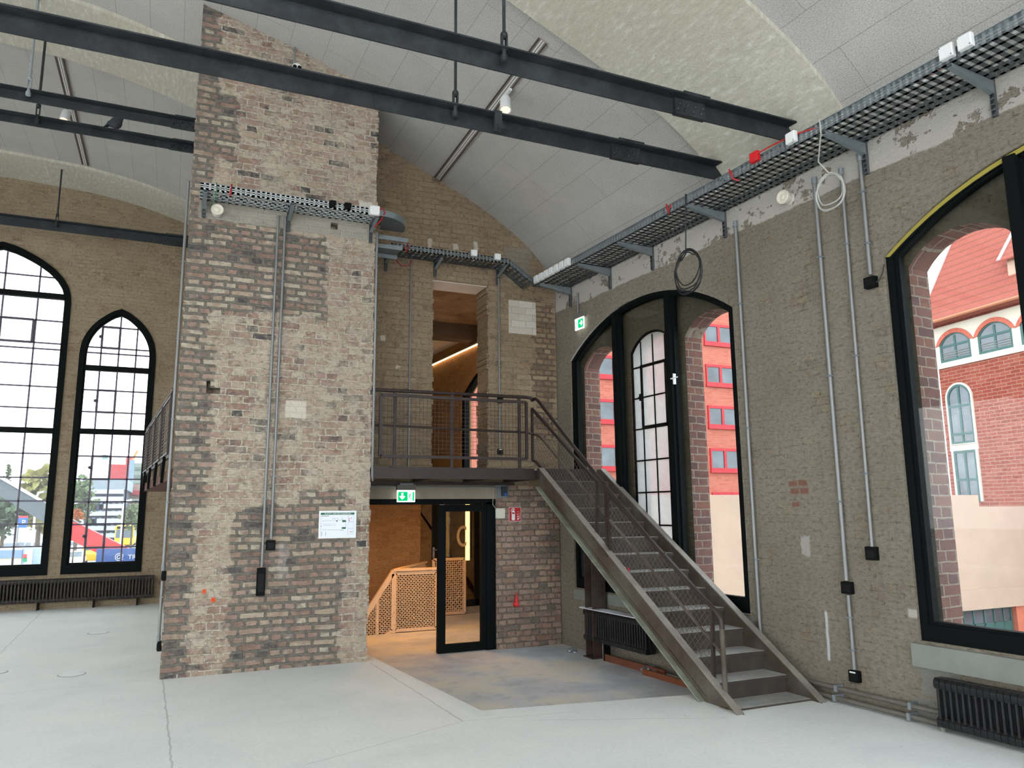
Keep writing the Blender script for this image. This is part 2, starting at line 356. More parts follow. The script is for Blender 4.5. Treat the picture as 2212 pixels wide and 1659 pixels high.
def floor_mat(pit):
    m, nt, out = new_mat('floor_slab_in_recess' if pit else 'sealed_concrete_floor'); n = N(nt); uv = uvmap(n)
    a = n.noise(uv, .8, 6, .62).outputs[0]; g = n.noise(uv, 30, 4, .6).outputs[0]; e = n.noise(uv, 3.0, 6, .7).outputs[0]
    if pit:
        c = n.ramp(a, [(.38, lin(184, 188, 194)), (.5, lin(206, 208, 210)), (.56, lin(216, 213, 204)), (.66, lin(222, 218, 205))])
        c = n.mix(n.math('MULTIPLY', n.ramp(e, [(.55, 0.0), (.62, 1.0)]), .4), c, lin(172, 176, 184))
    else:
        c = n.ramp(a, [(.3, lin(216, 221, 220)), (.5, lin(226, 229, 227)), (.7, lin(232, 233, 229))])
        c = n.mix(n.math('MULTIPLY', n.ramp(e, [(.52, 0.0), (.75, 1.0)]), .25), c, lin(204, 210, 209))
        def P(x, y): q = onZ(x, y, 0); return (q.x, q.y)
        segs = [(P(352, 1467), P(376, 1700), 1.0), (P(376, 1700), P(400, 2600), 1.0), (P(0, 1500), P(330, 1468), .5), (P(112, 1300), P(0, 1412), .8), (P(800, 1432), P(962, 1534), .9), (P(962, 1534), P(1000, 1558), 1.0),
                (P(1000, 1558), P(1250, 1536), .5), (P(1000, 1558), P(660, 1652), .5), (P(1150, 1556), P(1570, 1550), .5)]
        lm = line_mask(n, uv, segs, .011)
        c = n.mix(n.math('MULTIPLY', lm, .42), c, lin(120, 124, 122))
        # cast strip of patched screed along the recess
        st = line_mask(n, uv, [((2.62, 10.4), (2.78, 6.85), 1.0)], .13)
        c = n.mix(n.math('MULTIPLY', st, .35), c, lin(206, 212, 208))
    sp = n('TexVoronoi', Vector=uv, Scale=2.6).outputs[0]; sn = n.noise(uv, 3, 2).outputs[0]
    spots = n.math('MULTIPLY', n.math('LESS_THAN', sp, .026), n.math('GREATER_THAN', sn, .5))
    c = n.mix(n.math('MULTIPLY', spots, .6), c, lin(95, 95, 95))
    c = n.mix(1.0, c, n.ramp(g, [(.25, .93), (.6, 1.02)]), 'MULTIPLY')
    b = n('BsdfPrincipled', Roughness=.9 if pit else .62); b.inputs['Specular IOR Level'].default_value = .3
    nt.links.new(c, b.inputs['Base Color']); bp = n('Bump', Strength=.08, Distance=.01, Height=n.math('ADD', a, n.math('MULTIPLY', g, .2))); nt.links.new(bp.outputs[0], b.inputs['Normal'])
    nt.links.new(b.outputs[0], out.inputs[0]); return m
M_PANEL, M_RIB = panel_mat(), rib_mat()
M_FLOOR, M_PIT = floor_mat(False), floor_mat(True)
M_DARKGREEN = simple('window_frame_green_black', lin(6, 11, 11), .7, spec=.12)
M_BLACK = simple('matt_black', lin(8, 9, 10), .7, spec=.15)
M_BEAM = simple('painted_iron', lin(27, 32, 36), .6, vary=.25, scale=14, bump=.15, dirt=(lin(120, 126, 130), .12))
M_GALV = simple('galvanised_steel', lin(122, 131, 135), .5, .25, vary=.08, scale=8)
M_GALVD = simple('galvanised_steel_dull', lin(88, 92, 93), .55, .3, vary=.1, scale=8)
M_COND = simple('conduit_steel', lin(128, 129, 128), .45, .4)
M_RUST = simple('brown_oxide_steel', lin(66, 50, 45), .55, .1, vary=.3, scale=9, dirt=(lin(120, 118, 108), .35), bump=.1)
M_RUSTD = simple('dark_oxide_steel', lin(44, 31, 28), .5, .1, vary=.25, scale=9, dirt=(lin(84, 74, 68), .18))
M_STRING = simple('scuffed_stringer_steel', lin(72, 60, 50), .6, .1, vary=.22, scale=7, dirt=(lin(138, 142, 130), .30), bump=.15)
M_TREAD = simple('worn_tread_steel', lin(162, 162, 160), .55, .2, vary=.2, scale=8, dirt=(lin(185, 184, 180), .6))
M_RISER = simple('dark_riser_steel', lin(62, 55, 49), .65, .1, vary=.3, scale=6, dirt=(lin(96, 91, 82), .35))
M_WHITE = simple('white_plastic', lin(225, 227, 226), .5)
M_GREYP = simple('grey_plastic', lin(120, 126, 130), .5)
M_RED = simple('red_plastic', lin(205, 28, 34), .45)
M_CONC = simple('grey_lintel_concrete', lin(140, 130, 116), .9, vary=.15, scale=3, bump=.2)
M_SILL = simple('sill_render', lin(126, 129, 122), .9, vary=.1, scale=4, bump=.15)
M_PLASTER = simple('white_plaster', lin(218, 210, 202), .9, vary=.06, scale=5)
M_ROUGHC = simple('rough_vault_concrete', lin(140, 112, 86), .95, vary=.4, scale=2.5, bump=.6)
M_JAMB = simple('rendered_jamb', lin(112, 118, 118), .8, vary=.12, scale=2)
M_GLASS = glass('clear_glass', (.90, .93, .92), .6)
M_GLASSD = glass('door_glass', (.92, .93, .92), .5)
M_FROST = glass('old_wire_glass', (.86, .87, .90), .6, haze=.62)
# ------------------------------------------------------------------ the vault
VX = [-3.5, -2, -1, 0, .6, 1.2, 1.72, 2.26, 2.9, 3.6, 4.2, 4.87, 5.3, 5.55, 5.74, 5.95]
VZ = [9.05, 8.98, 8.82, 8.53, 8.36, 8.19, 8.01, 7.80, 7.49, 7.17, 6.9, 6.52, 6.19, 5.93, 5.68, 5.3]
def lerp(x, xs, zs):
    if x <= xs[0]: return zs[0]
    for i in range(len(xs)-1):
        if x <= xs[i+1]: return zs[i]+(zs[i+1]-zs[i])*(x-xs[i])/(xs[i+1]-xs[i])
    return zs[-1]
_fx = [-3.5+9.45*i/56 for i in range(57)]
_fz = [lerp(x, VX, VZ) for x in _fx]
for _ in range(3): _fz = [_fz[0]]+[(_fz[i-1]+2*_fz[i]+_fz[i+1])/4 for i in range(1, 56)]+[_fz[56]]
def vz(x): return lerp(x if x > -3.5 else -7-x, _fx, _fz)
def vshift(x, Y): return x + .068*(11-Y)*max(0, x/5.74)
def vault_z(X, Y):
    x = X
    for _ in range(6): x = X - .068*(11-Y)*max(0, x/5.74)
    return vz(x)
_prof = [(-7-x, z) for x, z in zip(_fx[:0:-1], _fz[:0:-1])] + list(zip(_fx, _fz))
_al = [0.0]
for (a, b), (c, d) in zip(_prof, _prof[1:]): _al.append(_al[-1]+math.hypot(c-a, d-b))
def vault_strip(name, y0, y1, dz, mat, label, ny=3):
    mb = MB(); k = len(_prof); T = .25; uvs = []
    for lay in (0, 1):
        for j in range(ny+1):
            Y = y0+(y1-y0)*j/ny
            for i, (x, z) in enumerate(_prof):
                mb.v.append(Vector((vshift(x, Y), Y, z+dz+lay*(T-dz)))); uvs.append((Y, _al[i]))
    L = (ny+1)*k
    for lay in (0, 1):
        for j in range(ny):
            for i in range(k-1):
                a = lay*L+j*k+i; mb.f.append((a, a+1, a+k+1, a+k))
    for j in (0, ny):
        for i in range(k-1): a = j*k+i; mb.f.append((a, a+1, a+1+L, a+L))
    o = mb.build(name, mat, kind='structure', smooth=True)
    uvl = o.data.uv_layers[0].data
    for l in o.data.loops: uvl[l.index].uv = uvs[l.vertex_index]
    o['label'] = label; return o
RIB = [(5.12, 6.92), (11.1, 12.75), (17.0, 18.45)]
vault_strip('ceiling', -4, RIB[0][0], 0, M_PANEL, 'pale fibre panel field of the vaulted ceiling beyond the near concrete rib', 6)
vault_strip('ceiling', RIB[0][0], RIB[0][1], -.06, M_RIB, 'greenish board-marked concrete rib of the vault above the near window pier')
vault_strip('ceiling', RIB[0][1], RIB[1][0], 0, M_PANEL, 'pale fibre panel field of the vault above the steel stair')
vault_strip('ceiling', RIB[1][0], RIB[1][1], -.06, M_RIB, 'concrete rib of the vault running behind the brick tower')
vault_strip('ceiling', RIB[1][1], RIB[2][0], 0, M_PANEL, 'pale fibre panel field of the vault left of the tower')
vault_strip('ceiling', RIB[2][0], RIB[2][1], -.06, M_RIB, 'concrete end strip of the vault against the gable with pointed windows')
# ------------------------------------------------------------------ floor, recess
PIT = [(2.372, 11.5), (2.42, 10.95), (2.48, 10.56), (2.795, 7.06), (5.0, 6.70), (6.4, 6.52)]
fl = MB()
wa, wb = W(-10.2, .1, 0), W(6, .1, 0)
out = [(-13, -4), (wa.x, wa.y), (6.13, 6.52)] + PIT[4::-1][:5] + [(0.1, 11.5), (0.1, 18.4), (-13, 18.4)]
fl.plate([out], lambda a, d, b: Vector((a, b, d)), -.35, 0)
struct('floor', fl, M_FLOOR, 'pale sealed concrete floor of the hall')
pf = MB().plate([[(2.2, 11.7), (2.2, 10.0), (2.6, 6.6), (6.3, 6.4), (6.0, 9), (5.9, 11.7)]], lambda a, d, b: Vector((a, b, d)), -.34, -.2)
struct('floor', pf, M_PIT, 'darker stained concrete floor recess between the tower and the stair')
# ------------------------------------------------------------------ brick tower
tw = MB(); tX1 = 2.37
top = [(tX1*i/10, vz(tX1*i/10)+.06) for i in range(10, -1, -1)]
def hole(px0, py0, px1, py1):
    a, b = onY(px0, py1, 9.95), onY(px1, py0, 9.95); return [(a.x, a.z), (b.x, a.z), (b.x+.01, b.z), (a.x-.01, b.z+.006)]
TH = [hole(445, 838, 476, 850), hole(446, 822, 455, 837.9), hole(714, 482, 730, 494)]
boxes = [(h_[0][0], h_[0][1], h_[1][0], h_[2][1]) for h_ in TH]
xs_ = sorted({0, tX1} | {b_[0] for b_ in boxes} | {b_[2] for b_ in boxes}); zs_ = sorted({0, 6.5} | {b_[1] for b_ in boxes} | {b_[3] for b_ in boxes})
for x0_, x1_ in zip(xs_, xs_[1:]):
    for z0_, z1_ in zip(zs_, zs_[1:]):
        mx, mz = (x0_+x1_)/2, (z0_+z1_)/2
        if not any(b_[0] < mx < b_[2] and b_[1] < mz < b_[3] for b_ in boxes): tw.bb((x0_, 9.95, z0_), (x1_, 10.10, z1_))
tw.plate([[(0, 6.5), (tX1, 6.5)] + top], lambda a, d, b: Vector((a, d, b)), 9.95, 10.10)
tw.plate([[(0, 0), (tX1, 0)] + top], lambda a, d, b: Vector((a, d, b)), 10.10, 18.2)
z = .0
while z < 7.6:      # toothed corner bricks
    w = random.uniform(0, .026)
    if random.random() < .8: tw.bb((tX1-.06, 9.95-random.uniform(.001, .012), z+.006), (tX1+w, 10.06+random.random()*.1, z+.083))
    if random.random() < .6: tw.bb((-.0-random.uniform(0, .012), 9.95-random.uniform(.001, .01), z+.006), (.13, 10.06, z+.083))
    z += .0905
struct('wall_tower', tw, M_TOWER, 'tall exposed brick tower with pink and grey patched courses')
# ------------------------------------------------------------------ back wall right of the tower
BY = 11.03
xe = 5.72
bw = MB(); ztop = [(2.37+(xe-2.37)*i/24, vz(2.37+(xe-2.37)*i/24)+.05) for i in range(24, -1, -1)]
bw.plate([[(2.37, 2.25), (xe, 2.25)] + ztop, [(3.56, 2.45), (4.50, 2.45), (4.50, 5.47), (3.56, 5.47)]], Yf(BY), 0, .47)
z = 2.5
while z < 5.4:
    w = random.uniform(0, .03); bw.bb((4.50-w, BY+.005, z+.005), (4.53, BY+.46, z+.08))
    w = random.uniform(0, .03); bw.bb((3.54, BY+.005, z+.005), (3.56+w, BY+.46, z+.08)); z += .089
struct('wall_back', bw, M_BACK, 'ochre brick end wall with a doorway below and a tall opening above')
LP = [lin(110, 100, 94), lin(150, 128, 114), lin(166, 144, 128), lin(128, 110, 102), lin(176, 154, 132), lin(140, 106, 92), lin(160, 138, 124)]
M_LOW = brick_mat('door_pier_brick', LP, lin(122, 112, 102), row=.089, width=.28, gap=.012, smear=.35, smear_col=lin(158, 146, 130), smear_bias=.52, k=1.25, grime=(lin(120, 108, 96), .3), tint_noise=.3, bump=1.2, distort=.016)
struct('wall_back_pier', MB().plate([[(4.62, -.25), (xe, -.25), (xe, 2.25), (4.62, 2.25)]], Yf(BY), 0, .47), M_LOW, 'pinkish grey brick pier between the glazed door and the room corner')
struct('trim_1', MB().bb((2.37, BY-.012, 2.05), (4.64, BY+.4, 2.25)), M_CONC, 'grey concrete lintel above the glazed door')
struct('trim_2', MB().bb((3.57, BY+.02, 5.46), (4.49, BY+.5, 5.475)), M_PLASTER, 'white plastered soffit of the tall upper opening')
# ------------------------------------------------------------------ right wall, window openings
WC = [2.665, -3.015, -8.69]; HW, ZS, ZSP, RISE = 1.825, .69, 4.245, .60
def wopen(c, hw=HW, z0=ZS, zs=ZSP, h=RISE): return [(c-hw, z0)] + [(c+hw, z0)] + arc((c+hw, zs), (c-hw, zs), h, 24)
struct('wall_right', MB().plate([[(-11, -.35), (4.97, -.35), (4.97, 6.6), (-11, 6.6)]] + [wopen(c) for c in WC], W, 0, .2), M_RIGHT,
       'long weathered brick wall on the right with two great arched windows')
def lopen(c, z0=.45): return [(c-.495, z0), (c+.495, z0)] + arc((c+.495, 4.13), (c-.495, 4.13), .25, 12)
ow = MB(); holes = [lopen(c+k) for c in WC for k in (1.22, 0, -1.22)]
ow.plate([[(-11, -2.5), (4.97, -2.5), (4.97, 7.2), (-11, 7.2)]] + holes, W, .201, .49)
oo = struct('wall_right_outer', ow, M_OLDWALL, 'rough outer masonry leaf with narrow arched openings behind the big panes')
oo.data.materials.append(M_REVEAL)
for p in oo.data.polygons:    # facing bricks in the reveals
    nrm = p.normal; c = p.center - W0
    if abs(nrm.dot(WN)) < .3 and .3 < c.z < 4.6: p.material_index = 1
uvl = oo.data.uv_layers[0].data
for p in oo.data.polygons:
    if p.material_index == 1:
        for li in p.loop_indices:
            co = oo.data.vertices[oo.data.loops[li].vertex_index].co; q = co-W0
            uvl[li].uv = (q.dot(WN)+.01, co.z) if abs(p.normal.z) < .3 else (q.dot(WN)+.01, q.dot(WD)*1.1+co.z)
# sills and jamb linings
for i, c in enumerate(WC[:2]):
    if i == 1: struct('trim_3', MB().bb((c-HW-.1, -.045, .47), (c+HW+.06, .12, .665), W), M_SILL, 'grey rendered sill ledge under the near arched window')
    else: struct('trim_4', MB().bb((c-HW-.05, -.006, .52), (c+HW+.03, .1, .665), W), M_SILL, 'flush grey rendered band under the window behind the stair')
# ------------------------------------------------------------------ gable wall far left with two pointed windows
GY = 18.3
_OT, _OW = [0, .15, .3, .45, .6, .75, .87, .95, 1], [1, .985, .945, .86, .735, .55, .35, .18, 0]
def ogive(cx, hw, z0, zs, za, n=18):
    h = za-zs; R = (hw*hw+h*h)/(2*hw)     # two arcs meeting in a blunt point
    k = 1.0
    pts = [(cx-hw, z0), (cx+hw, z0)]
    right = []
    for i in range(n+1):
        t = i/n; x = hw*lerp(t, _OT, _OW); z_ = zs + h*t
        right.append((cx+x, z_))
    return pts + right + [(2*cx-x, z_) for x, z_ in right[-2::-1]]
def gwin(pl, pr, pb, ps, pa):   # outline measured on the gable plane
    a, b = onY(*pl, GY), onY(*pr, GY); return ((a.x+b.x)/2, (b.x-a.x)/2, onY(*pb, GY).z, onY(*ps, GY).z, onY(*pa, GY).z)
GB = gwin((151, 1000), (321, 1000), (210, 1238), (250, 770), (262, 668))
xa = onY(123, 1000, GY).x; GA = (xa-1.33, 1.33, onY(60, 1244, GY).z, onY(100, 650, GY).z, onY(72, 530, GY).z)
gw = MB()
gt = [(-13+13.2*i/40, vz(-13+13.2*i/40)+.1) for i in range(40, -1, -1)]
gw.plate([[(-13, -.3), (.2, -.3)] + gt, ogive(*GA), ogive(*GB)], Yf(GY), 0, .5)
struct('wall_left_end', gw, M_GABLE, 'ochre brick gable with two pointed industrial windows')
# ------------------------------------------------------------------ stair hall behind the back wall
struct('floor', MB().plate([[(2.37, 11.4), (6.7, 11.4), (6.7, 17), (2.37, 17)]], lambda a, d, b: Vector((a, b, d)), -.36, -.203), M_PIT, 'concrete floor of the lit stair hall beyond the glazed door')
struct('wall_stair_hall', MB().bb((2.37, 15.4, -.3), (4.75, 15.7, 2.3)).bb((4.6, 16.5, -.3), (6.8, 16.8, 2.3)).bb((6.65, 11.5, -.3), (6.85, 16.8, 2.3)), M_STAIRROOM, 'amber-lit brick wall at the back of the stair hall')
struct('ceiling', MB().bb((2.37, 11.5, 2.26), (6.9, 17.6, 2.44)), M_CONC, 'concrete slab between the lower stair hall and the room above')
uw = MB(); uo = wopen(7.0, 1.825, 2.46)
uw.plate([[(4.97, 2.44), (12.2, 2.44), (12.2, 6.6), (4.97, 6.6)], uo], W, 0, .25)
struct('wall_upper_room_right', uw, M_STAIRROOM, 'brick wall with a great arched window in the lit upper room')
struct('wall_upper_room_back', MB().bb((2.37, 17.4, 2.44), (5.5, 17.6, 6.2)), M_STAIRROOM, 'brick wall at the back of the lit upper room')
struct('ceiling', MB().bb((2.37, 11.49, 5.62), (6.0, 14.1, 5.8)), M_ROUGHC, 'rough vaulted concrete over the upper room')
struct('trim_5', MB().bb((2.37, 14.1, 5.3), (6.0, 14.4, 5.8)), simple('dark_beam_concrete', lin(92, 76, 62), .9, vary=.2, scale=3), 'concrete beam across the ceiling of the upper room')
struct('ceiling', MB().bb((2.37, 14.4, 5.45), (6.0, 17.6, 5.6)), M_PLASTER, 'white plaster ceiling at the back of the upper room')
# ------------------------------------------------------------------ big arched windows in the right wall
def inset(c, d, bot): return [(c-HW+d, ZS+bot), (c+HW-d, ZS+bot)] + arc((c+HW-d, ZSP-.02), (c-HW+d, ZSP-.02), RISE-d*.45, 24)
def zarch(c, x, d): # underside height of the inset arch at x
    pts = arc((c+HW-d, ZSP-.02), (c-HW+d, ZSP-.02), RISE-d*.45, 60)
    return min(pts, key=lambda p: abs(p[0]-x))[1]
def big_window(i, c, label, handle=False, strip=False, zlow=None):
    h = holder('window_%d' % i, W(c, .07, ZS), label, 'window')
    fr = MB().plate([wopen(c), inset(c, .075, .14)], W, .03, .12)
    fr.plate([inset(c, .075, .14), inset(c, .12, .17)], W, .05, .13)
    fr.build('frame', M_DARKGREEN, h)
    for k, x in enumerate((c+.608, c-.608)):
        zt = zarch(c, x, .075)
        m = MB().bb((x-.05, .0, ZS+.05), (x+.05, .14, zt+.03), W).bb((x-.075, .05, ZS+.1), (x+.075, .12, zt+.01), W)
        m.build('mullion', M_DARKGREEN, h)
    cuts = [c+HW-.1, c+.608, c-.608, c-HW+.1]
    for a, b in zip(cuts, cuts[1:]):
        p = [(a, ZS+.15), (b, ZS+.15)]; n = 10
        p += [(b+(a-b)*t/n, zarch(c, b+(a-b)*t/n, .1)) for t in range(n+1)]
        MB().plate([p], W, .086, .092).build('pane', M_GLASS, h)
    if handle:
        s, z = c-.70, 3.55
        hd = MB().bb((s-.009, -.008, z-.07), (s+.009, .03, z+.07), W).tube([W(s, -.02, z), W(s, -.05, z), W(s-.14, -.055, z)], .008).build('handle', M_WHITE, h); hd['label'] = 'white lever handle'
    if strip:
        a = arc((c+HW-.005, ZSP), (c-HW+.005, ZSP), RISE-.01, 24); b = arc((c+HW-.045, ZSP-.01), (c-HW+.045, ZSP-.01), RISE-.04, 24)
        MB().plate([a+b[::-1]], W, .022, .034).build('sealing_tape', simple('yellow_sealing_tape', lin(150, 138, 58), .8), h)['label'] = 'olive yellow tape along the arch'
big_window(1, WC[0], 'three-light arched window behind the steel stair, nearly black green frame', True)
big_window(2, WC[1], 'three-light arched window at the picture edge with yellow tape along its arch', False, True)
big_window(3, WC[2], 'third three-light arched window further along the right wall')
# cavity jamb lining of the near window (smooth grey render)
for i, c in enumerate(WC[:2]):
    struct('trim_%d' % (6+i), MB().bb((c+HW-.002, .121, ZS), (c+HW+.03, .2, ZSP), W), M_JAMB)
# old single-glazed steel sash in the outer leaf
def old_sash(i, c, label):
    h = holder('window_%d' % i, W(c, .24, .5), label, 'window')
    o1 = lopen(c); o2 = [(c-.46, .49), (c+.46, .49)] + arc((c+.46, 4.115), (c-.46, 4.115), .235, 12)
    MB().plate([o1, o2], W, .215, .255).build('frame', M_BLACK, h)
    b = MB()
    for x in (-.27, .0, .27):
        b.bb((c+x-.010, .225, .5), (c+x+.010, .245, 4.33-.8*x*x), W)
    z = .75
    while z < 4.0: b.bb((c-.47, .224, z-.010), (c+.47, .246, z+.010), W); z += .45
    b.build('glazing_bar', M_BLACK, h)
    v = MB()   # opening casement with a heavier frame and catch
    for z in (3.02, 3.9): v.bb((c-.27, .215, z-.018), (c+.27, .25, z+.018), W)
    for x in (-.27, .27): v.bb((c+x-.018, .215, 3.0), (c+x+.018, .25, 3.92), W)
    v.build('casement', M_BLACK, h)
    MB().bb((c+.255, .18, 3.40), (c+.285, .22, 3.5), W).bb((c+.26, .16, 3.43), (c+.28, .2, 3.46), W).build('catch', M_BLACK, h)
    MB().plate([o2], W, .233, .237).build('pane', M_FROST, h)
old_sash(4, WC[0], 'old cloudy-glazed steel sash between two brick openings, seen through the stair window')
old_sash(5, WC[1], 'old cloudy steel sash behind the near arched window')
# arched window of the upper room
h = holder('window_6', W(7.0, .1, 2.46), 'arched black-framed window glimpsed through the tall upper opening', 'window')
MB().plate([wopen(7.0, 1.825, 2.46), wopen(7.0, 1.70, 2.55, ZSP-.03, .55)], W, .03, .15).build('frame', M_BLACK, h)
MB().plate([wopen(7.0, 1.70, 2.55, ZSP-.03, .55)], W, .09, .096).build('pane', M_GLASS, h)
# ------------------------------------------------------------------ pointed gable windows
def gable_window(i, G, cols, zthick, zthin, vents, label):
    cx, hw, z0, zs, za = G
    h = holder('window_%d' % i, (cx, GY+.1, z0), label, 'window'); T = Yf(GY)
    def og(d, b=0): return ogive(cx, hw-d, z0+b, zs, za-d*1.1)
    MB().plate([og(0), og(.10, .19)], T, -.03, .16).build('frame', M_DARKGREEN, h)
    MB().plate([og(.10, .19), og(.135, .22)], T, .03, .1).build('inner_frame', M_BLACK, h)
    iw = hw-.12
    def zt(x):
        pts = ogive(cx, hw-.11, z0, zs, za-.12, 40)[2:]
        return min(pts, key=lambda p: abs(p[0]-x))[1]
    def half(z):
        if z < zs: return iw
        pts = [p for p in ogive(cx, hw-.11, z0, zs, za-.12, 40)[2:] if p[0] > cx]
        return min(pts, key=lambda p: abs(p[1]-z))[0]-cx if pts else iw
    for z in zthick:
        MB().bb((cx-half(z), GY-.01, z-.055), (cx+half(z), GY+.12, z+.055)).build('transom', M_BLACK, h)
    b = MB()
    for x in cols: b.bb((cx+x*hw-.016, GY+.045, z0+.1), (cx+x*hw+.016, GY+.075, zt(cx+x*hw)))
    for z in zthin: b.bb((cx-half(z), GY+.045, z-.015), (cx+half(z), GY+.075, z+.015))
    b.build('glazing_bar', simple('glazing_bar_grey', lin(96, 90, 104), .6), h)
    v = MB()
    for x0, x1, za_, zb in vents:
        for z in (za_, zb): v.bb((cx+x0*hw, GY+.03, z-.022), (cx+x1*hw, GY+.07, z+.022))
        for x in (x0, x1): v.bb((cx+x*hw-.022, GY+.03, za_), (cx+x*hw+.022, GY+.07, zb))
        v.sphere((cx+x0*hw-.03, GY+.0, (za_+zb)/2), .035, 8, 6)
    v.build('vent_casement', simple('vent_grey', lin(80, 78, 90), .6), h)
    MB().plate([og(.10, .19)], T, .058, .062).build('pane', M_GLASS, h)
zz = lambda px, ys: [onY(px, y, GY).z for y in ys]
ZA = zz(70, (594, 689, 738, 751, 785, 833, 880, 979, 1031, 1082, 1132, 1181)); ZB = zz(250, (707, 752, 764, 844, 891, 986, 1035, 1084, 1132, 1182))
gable_window(7, GA, (-.44, .06, .53), zz(70, (635, 929)), ZA, [(-.44, .06, ZA[5], ZA[6]), (.06, .5, ZA[2], ZA[1]), (-.44, .06, ZA[10], ZA[11])], 'taller pointed gable window, cut off by the picture edge')
gable_window(8, GB, (-.46, 0, .46), zz(250, (797, 933)), ZB, [(-.46, 0, ZB[3], ZB[4]), (-.46, 0, ZB[5], ZB[6]), (-.46, 0, ZB[8], ZB[9]), (-.46, 0, ZB[0], ZB[1])], 'shorter pointed gable window beside the tower')
# ------------------------------------------------------------------ glazed door in the back wall
h = holder('door_1', (3.5, 11.1, -.2), 'black framed glazed door under the landing, left leaf open', 'door')
MB().bb((2.37, 11.06, 1.97), (4.62, 11.2, 2.05)).bb((4.47, 11.06, -.2), (4.62, 11.2, 2.0)).bb((2.37, 11.06, -.2), (2.42, 11.2, 2.0)).build('door_frame', M_DARKGREEN, h)
d = MB()
for a, b in (((3.70, 11.07, -.19), (3.815, 11.15, 1.96)), ((4.39, 11.07, -.19), (4.47, 11.15, 1.96)), ((3.815, 11.075, -.19), (4.39, 11.145, -.075)), ((3.815, 11.075, 1.86), (4.39, 11.145, 1.965))): d.bb(a, b)
d.build('fixed_leaf', M_DARKGREEN, h)
MB().bb((3.81, 11.105, -.08), (4.40, 11.112, 1.87)).build('pane', M_GLASSD, h)
h = holder('door_2', (5.3, 15.3, -.2), 'second black glazed leaf with lever handle standing deeper in the stair hall', 'door')
Y2 = 15.2; pa, pb = onY(934, 1180, Y2), onY(1041, 1180, Y2); zb_, zt_ = onY(990, 1311, Y2).z, 2.24
d = MB(); wst = .15
d.bb((pa.x, Y2, zb_), (pa.x+wst, Y2+.06, zt_)).bb((pb.x-wst, Y2, zb_), (pb.x, Y2+.06, zt_)).bb((pa.x, Y2, zb_), (pb.x, Y2+.06, zb_+.13)).bb((pa.x, Y2, zt_-.1), (pb.x, Y2+.06, zt_))
d.build('leaf', M_BLACK, h)
MB().bb((pa.x+.14, Y2+.027, zb_+.12), (pb.x-.14, Y2+.033, zt_-.09)).build('pane', M_GLASSD, h)
q = onY(938, 1188, Y2-.04)
hd = MB().tube([(q.x, Y2, q.z), (q.x, Y2-.06, q.z), (q.x+.13, Y2-.065, q.z)], .012).bb((q.x-.02, Y2-.01, q.z-.16), (q.x+.02, Y2+.005, q.z+.05)).build('handle', M_COND, h); hd['label'] = 'bright lever handle'
struct('trim_8', MB().bb((pa.x-.1, Y2-.1, -.203), (pb.x+.2, Y2+.15, zb_)), M_CONC, 'raised threshold in the stair hall')
# ------------------------------------------------------------------ steel stair
SY0 = 5.99; K = .6217; RUN, RISE_ = .304, .189; SW = .95
def S(x, y, z): return Vector((4.90 - .012*y + x, SY0+y, z))
M_DUSTY = simple('dusty_flange_steel', lin(138, 132, 124), .6, .1, vary=.2, scale=6, dirt=(lin(96, 84, 74), .4)); M_SCUFF = simple('pale_scuffed_paint', lin(134, 138, 124), .7, vary=.2, scale=8, dirt=(lin(84, 74, 62), .6))
stair = thing('steel_staircase', 'brown steel stair with mesh railing rising along the right wall to the landing', 'stairs', (4.9, 6, 0))
for xx, sg, nm in ((0, -1, 'left'), (SW, 1, 'right')):
    o = -.01 if sg < 0 else 0
    yt = 3.83
    poly = [(-.13, 0), (.42, 0), (3.95, K*3.95-.26), (3.95, 2.455), (yt, K*yt+.08)]
    m = MB().plate([poly], lambda a, d, b: S(xx+d, a, b), -.006, .006)
    fw = .065*sg
    def fl_(y0, dz, y1, nm, mt): MB().bar(S(xx+fw/2, y0, K*y0+dz), S(xx+fw/2, y1, K*y1+dz), abs(fw)+.012, .014).build(nm, mt, stair)
    fl_(-.12, .08, yt, 'top_flange', M_DUSTY); fl_(.43, -.26, 3.95, 'bottom_flange', M_SCUFF)
    if sg < 0: m.bar(S(-.012, .4, K*.4-.20), S(-.012, 3.9, K*3.9-.20), .008, .012)
    m.build('stringer', M_STRING, stair)
for i in range(13):
    y, z = RUN*i, RISE_*i + (.02 if i == 0 else 0)
    MB().bb((.012, y, z-.012), (SW-.012, y+RUN+.02, z), S).build('tread', M_TREAD, stair)
    MB().bb((.012, y-.005, z-.04), (SW-.012, y+.004, z-.003), S).build('nosing', M_RISER, C.objects['tread' if i == 0 else 'tread.%03d' % i])
for i in range(1, 14):
    y, z = RUN*i, RISE_*i
    MB().bb((.012, y+.018, z-RISE_), (SW-.012, y+.024, z-.01), S).build('riser', M_RISER, stair)
RX = .012
def R_(y, z, x=RX): return S(x, y, z)
hr = [(4.20, 3.50), (4.08, 3.505), (3.99, 3.46), (3.9, 3.39), (2.396, 2.30), (1.262, 1.52), (.5, 1.04), (.28, .92), (.19, .87), (.135, .80), (.13, .70)]
MB().tube([R_(*p) for p in hr], .024, 10).build('handrail', M_RUSTD, stair, smooth=True)
MB().tube([R_(.13, .72), R_(.13, .0)], .026, 10).bb((RX-.03, .08, .0), (RX+.03, .19, .012), S).build('newel_post', M_STRING, stair, smooth=True)
MB().bb((RX-.02, 2.135, 1.30), (RX+.02, 2.185, 2.20), S).bb((RX-.03, 2.06, K*2.1+.075), (RX+.03, 2.26, K*2.1+.10), S).build('rail_post', M_RUSTD, stair)
MB().tube([R_(4.2, 2.99), R_(4.0, 2.95), R_(3.9, 2.89), R_(.19, .52), R_(.14, .47)], .015, 8).build('mid_rail', M_STRING, stair, smooth=True)
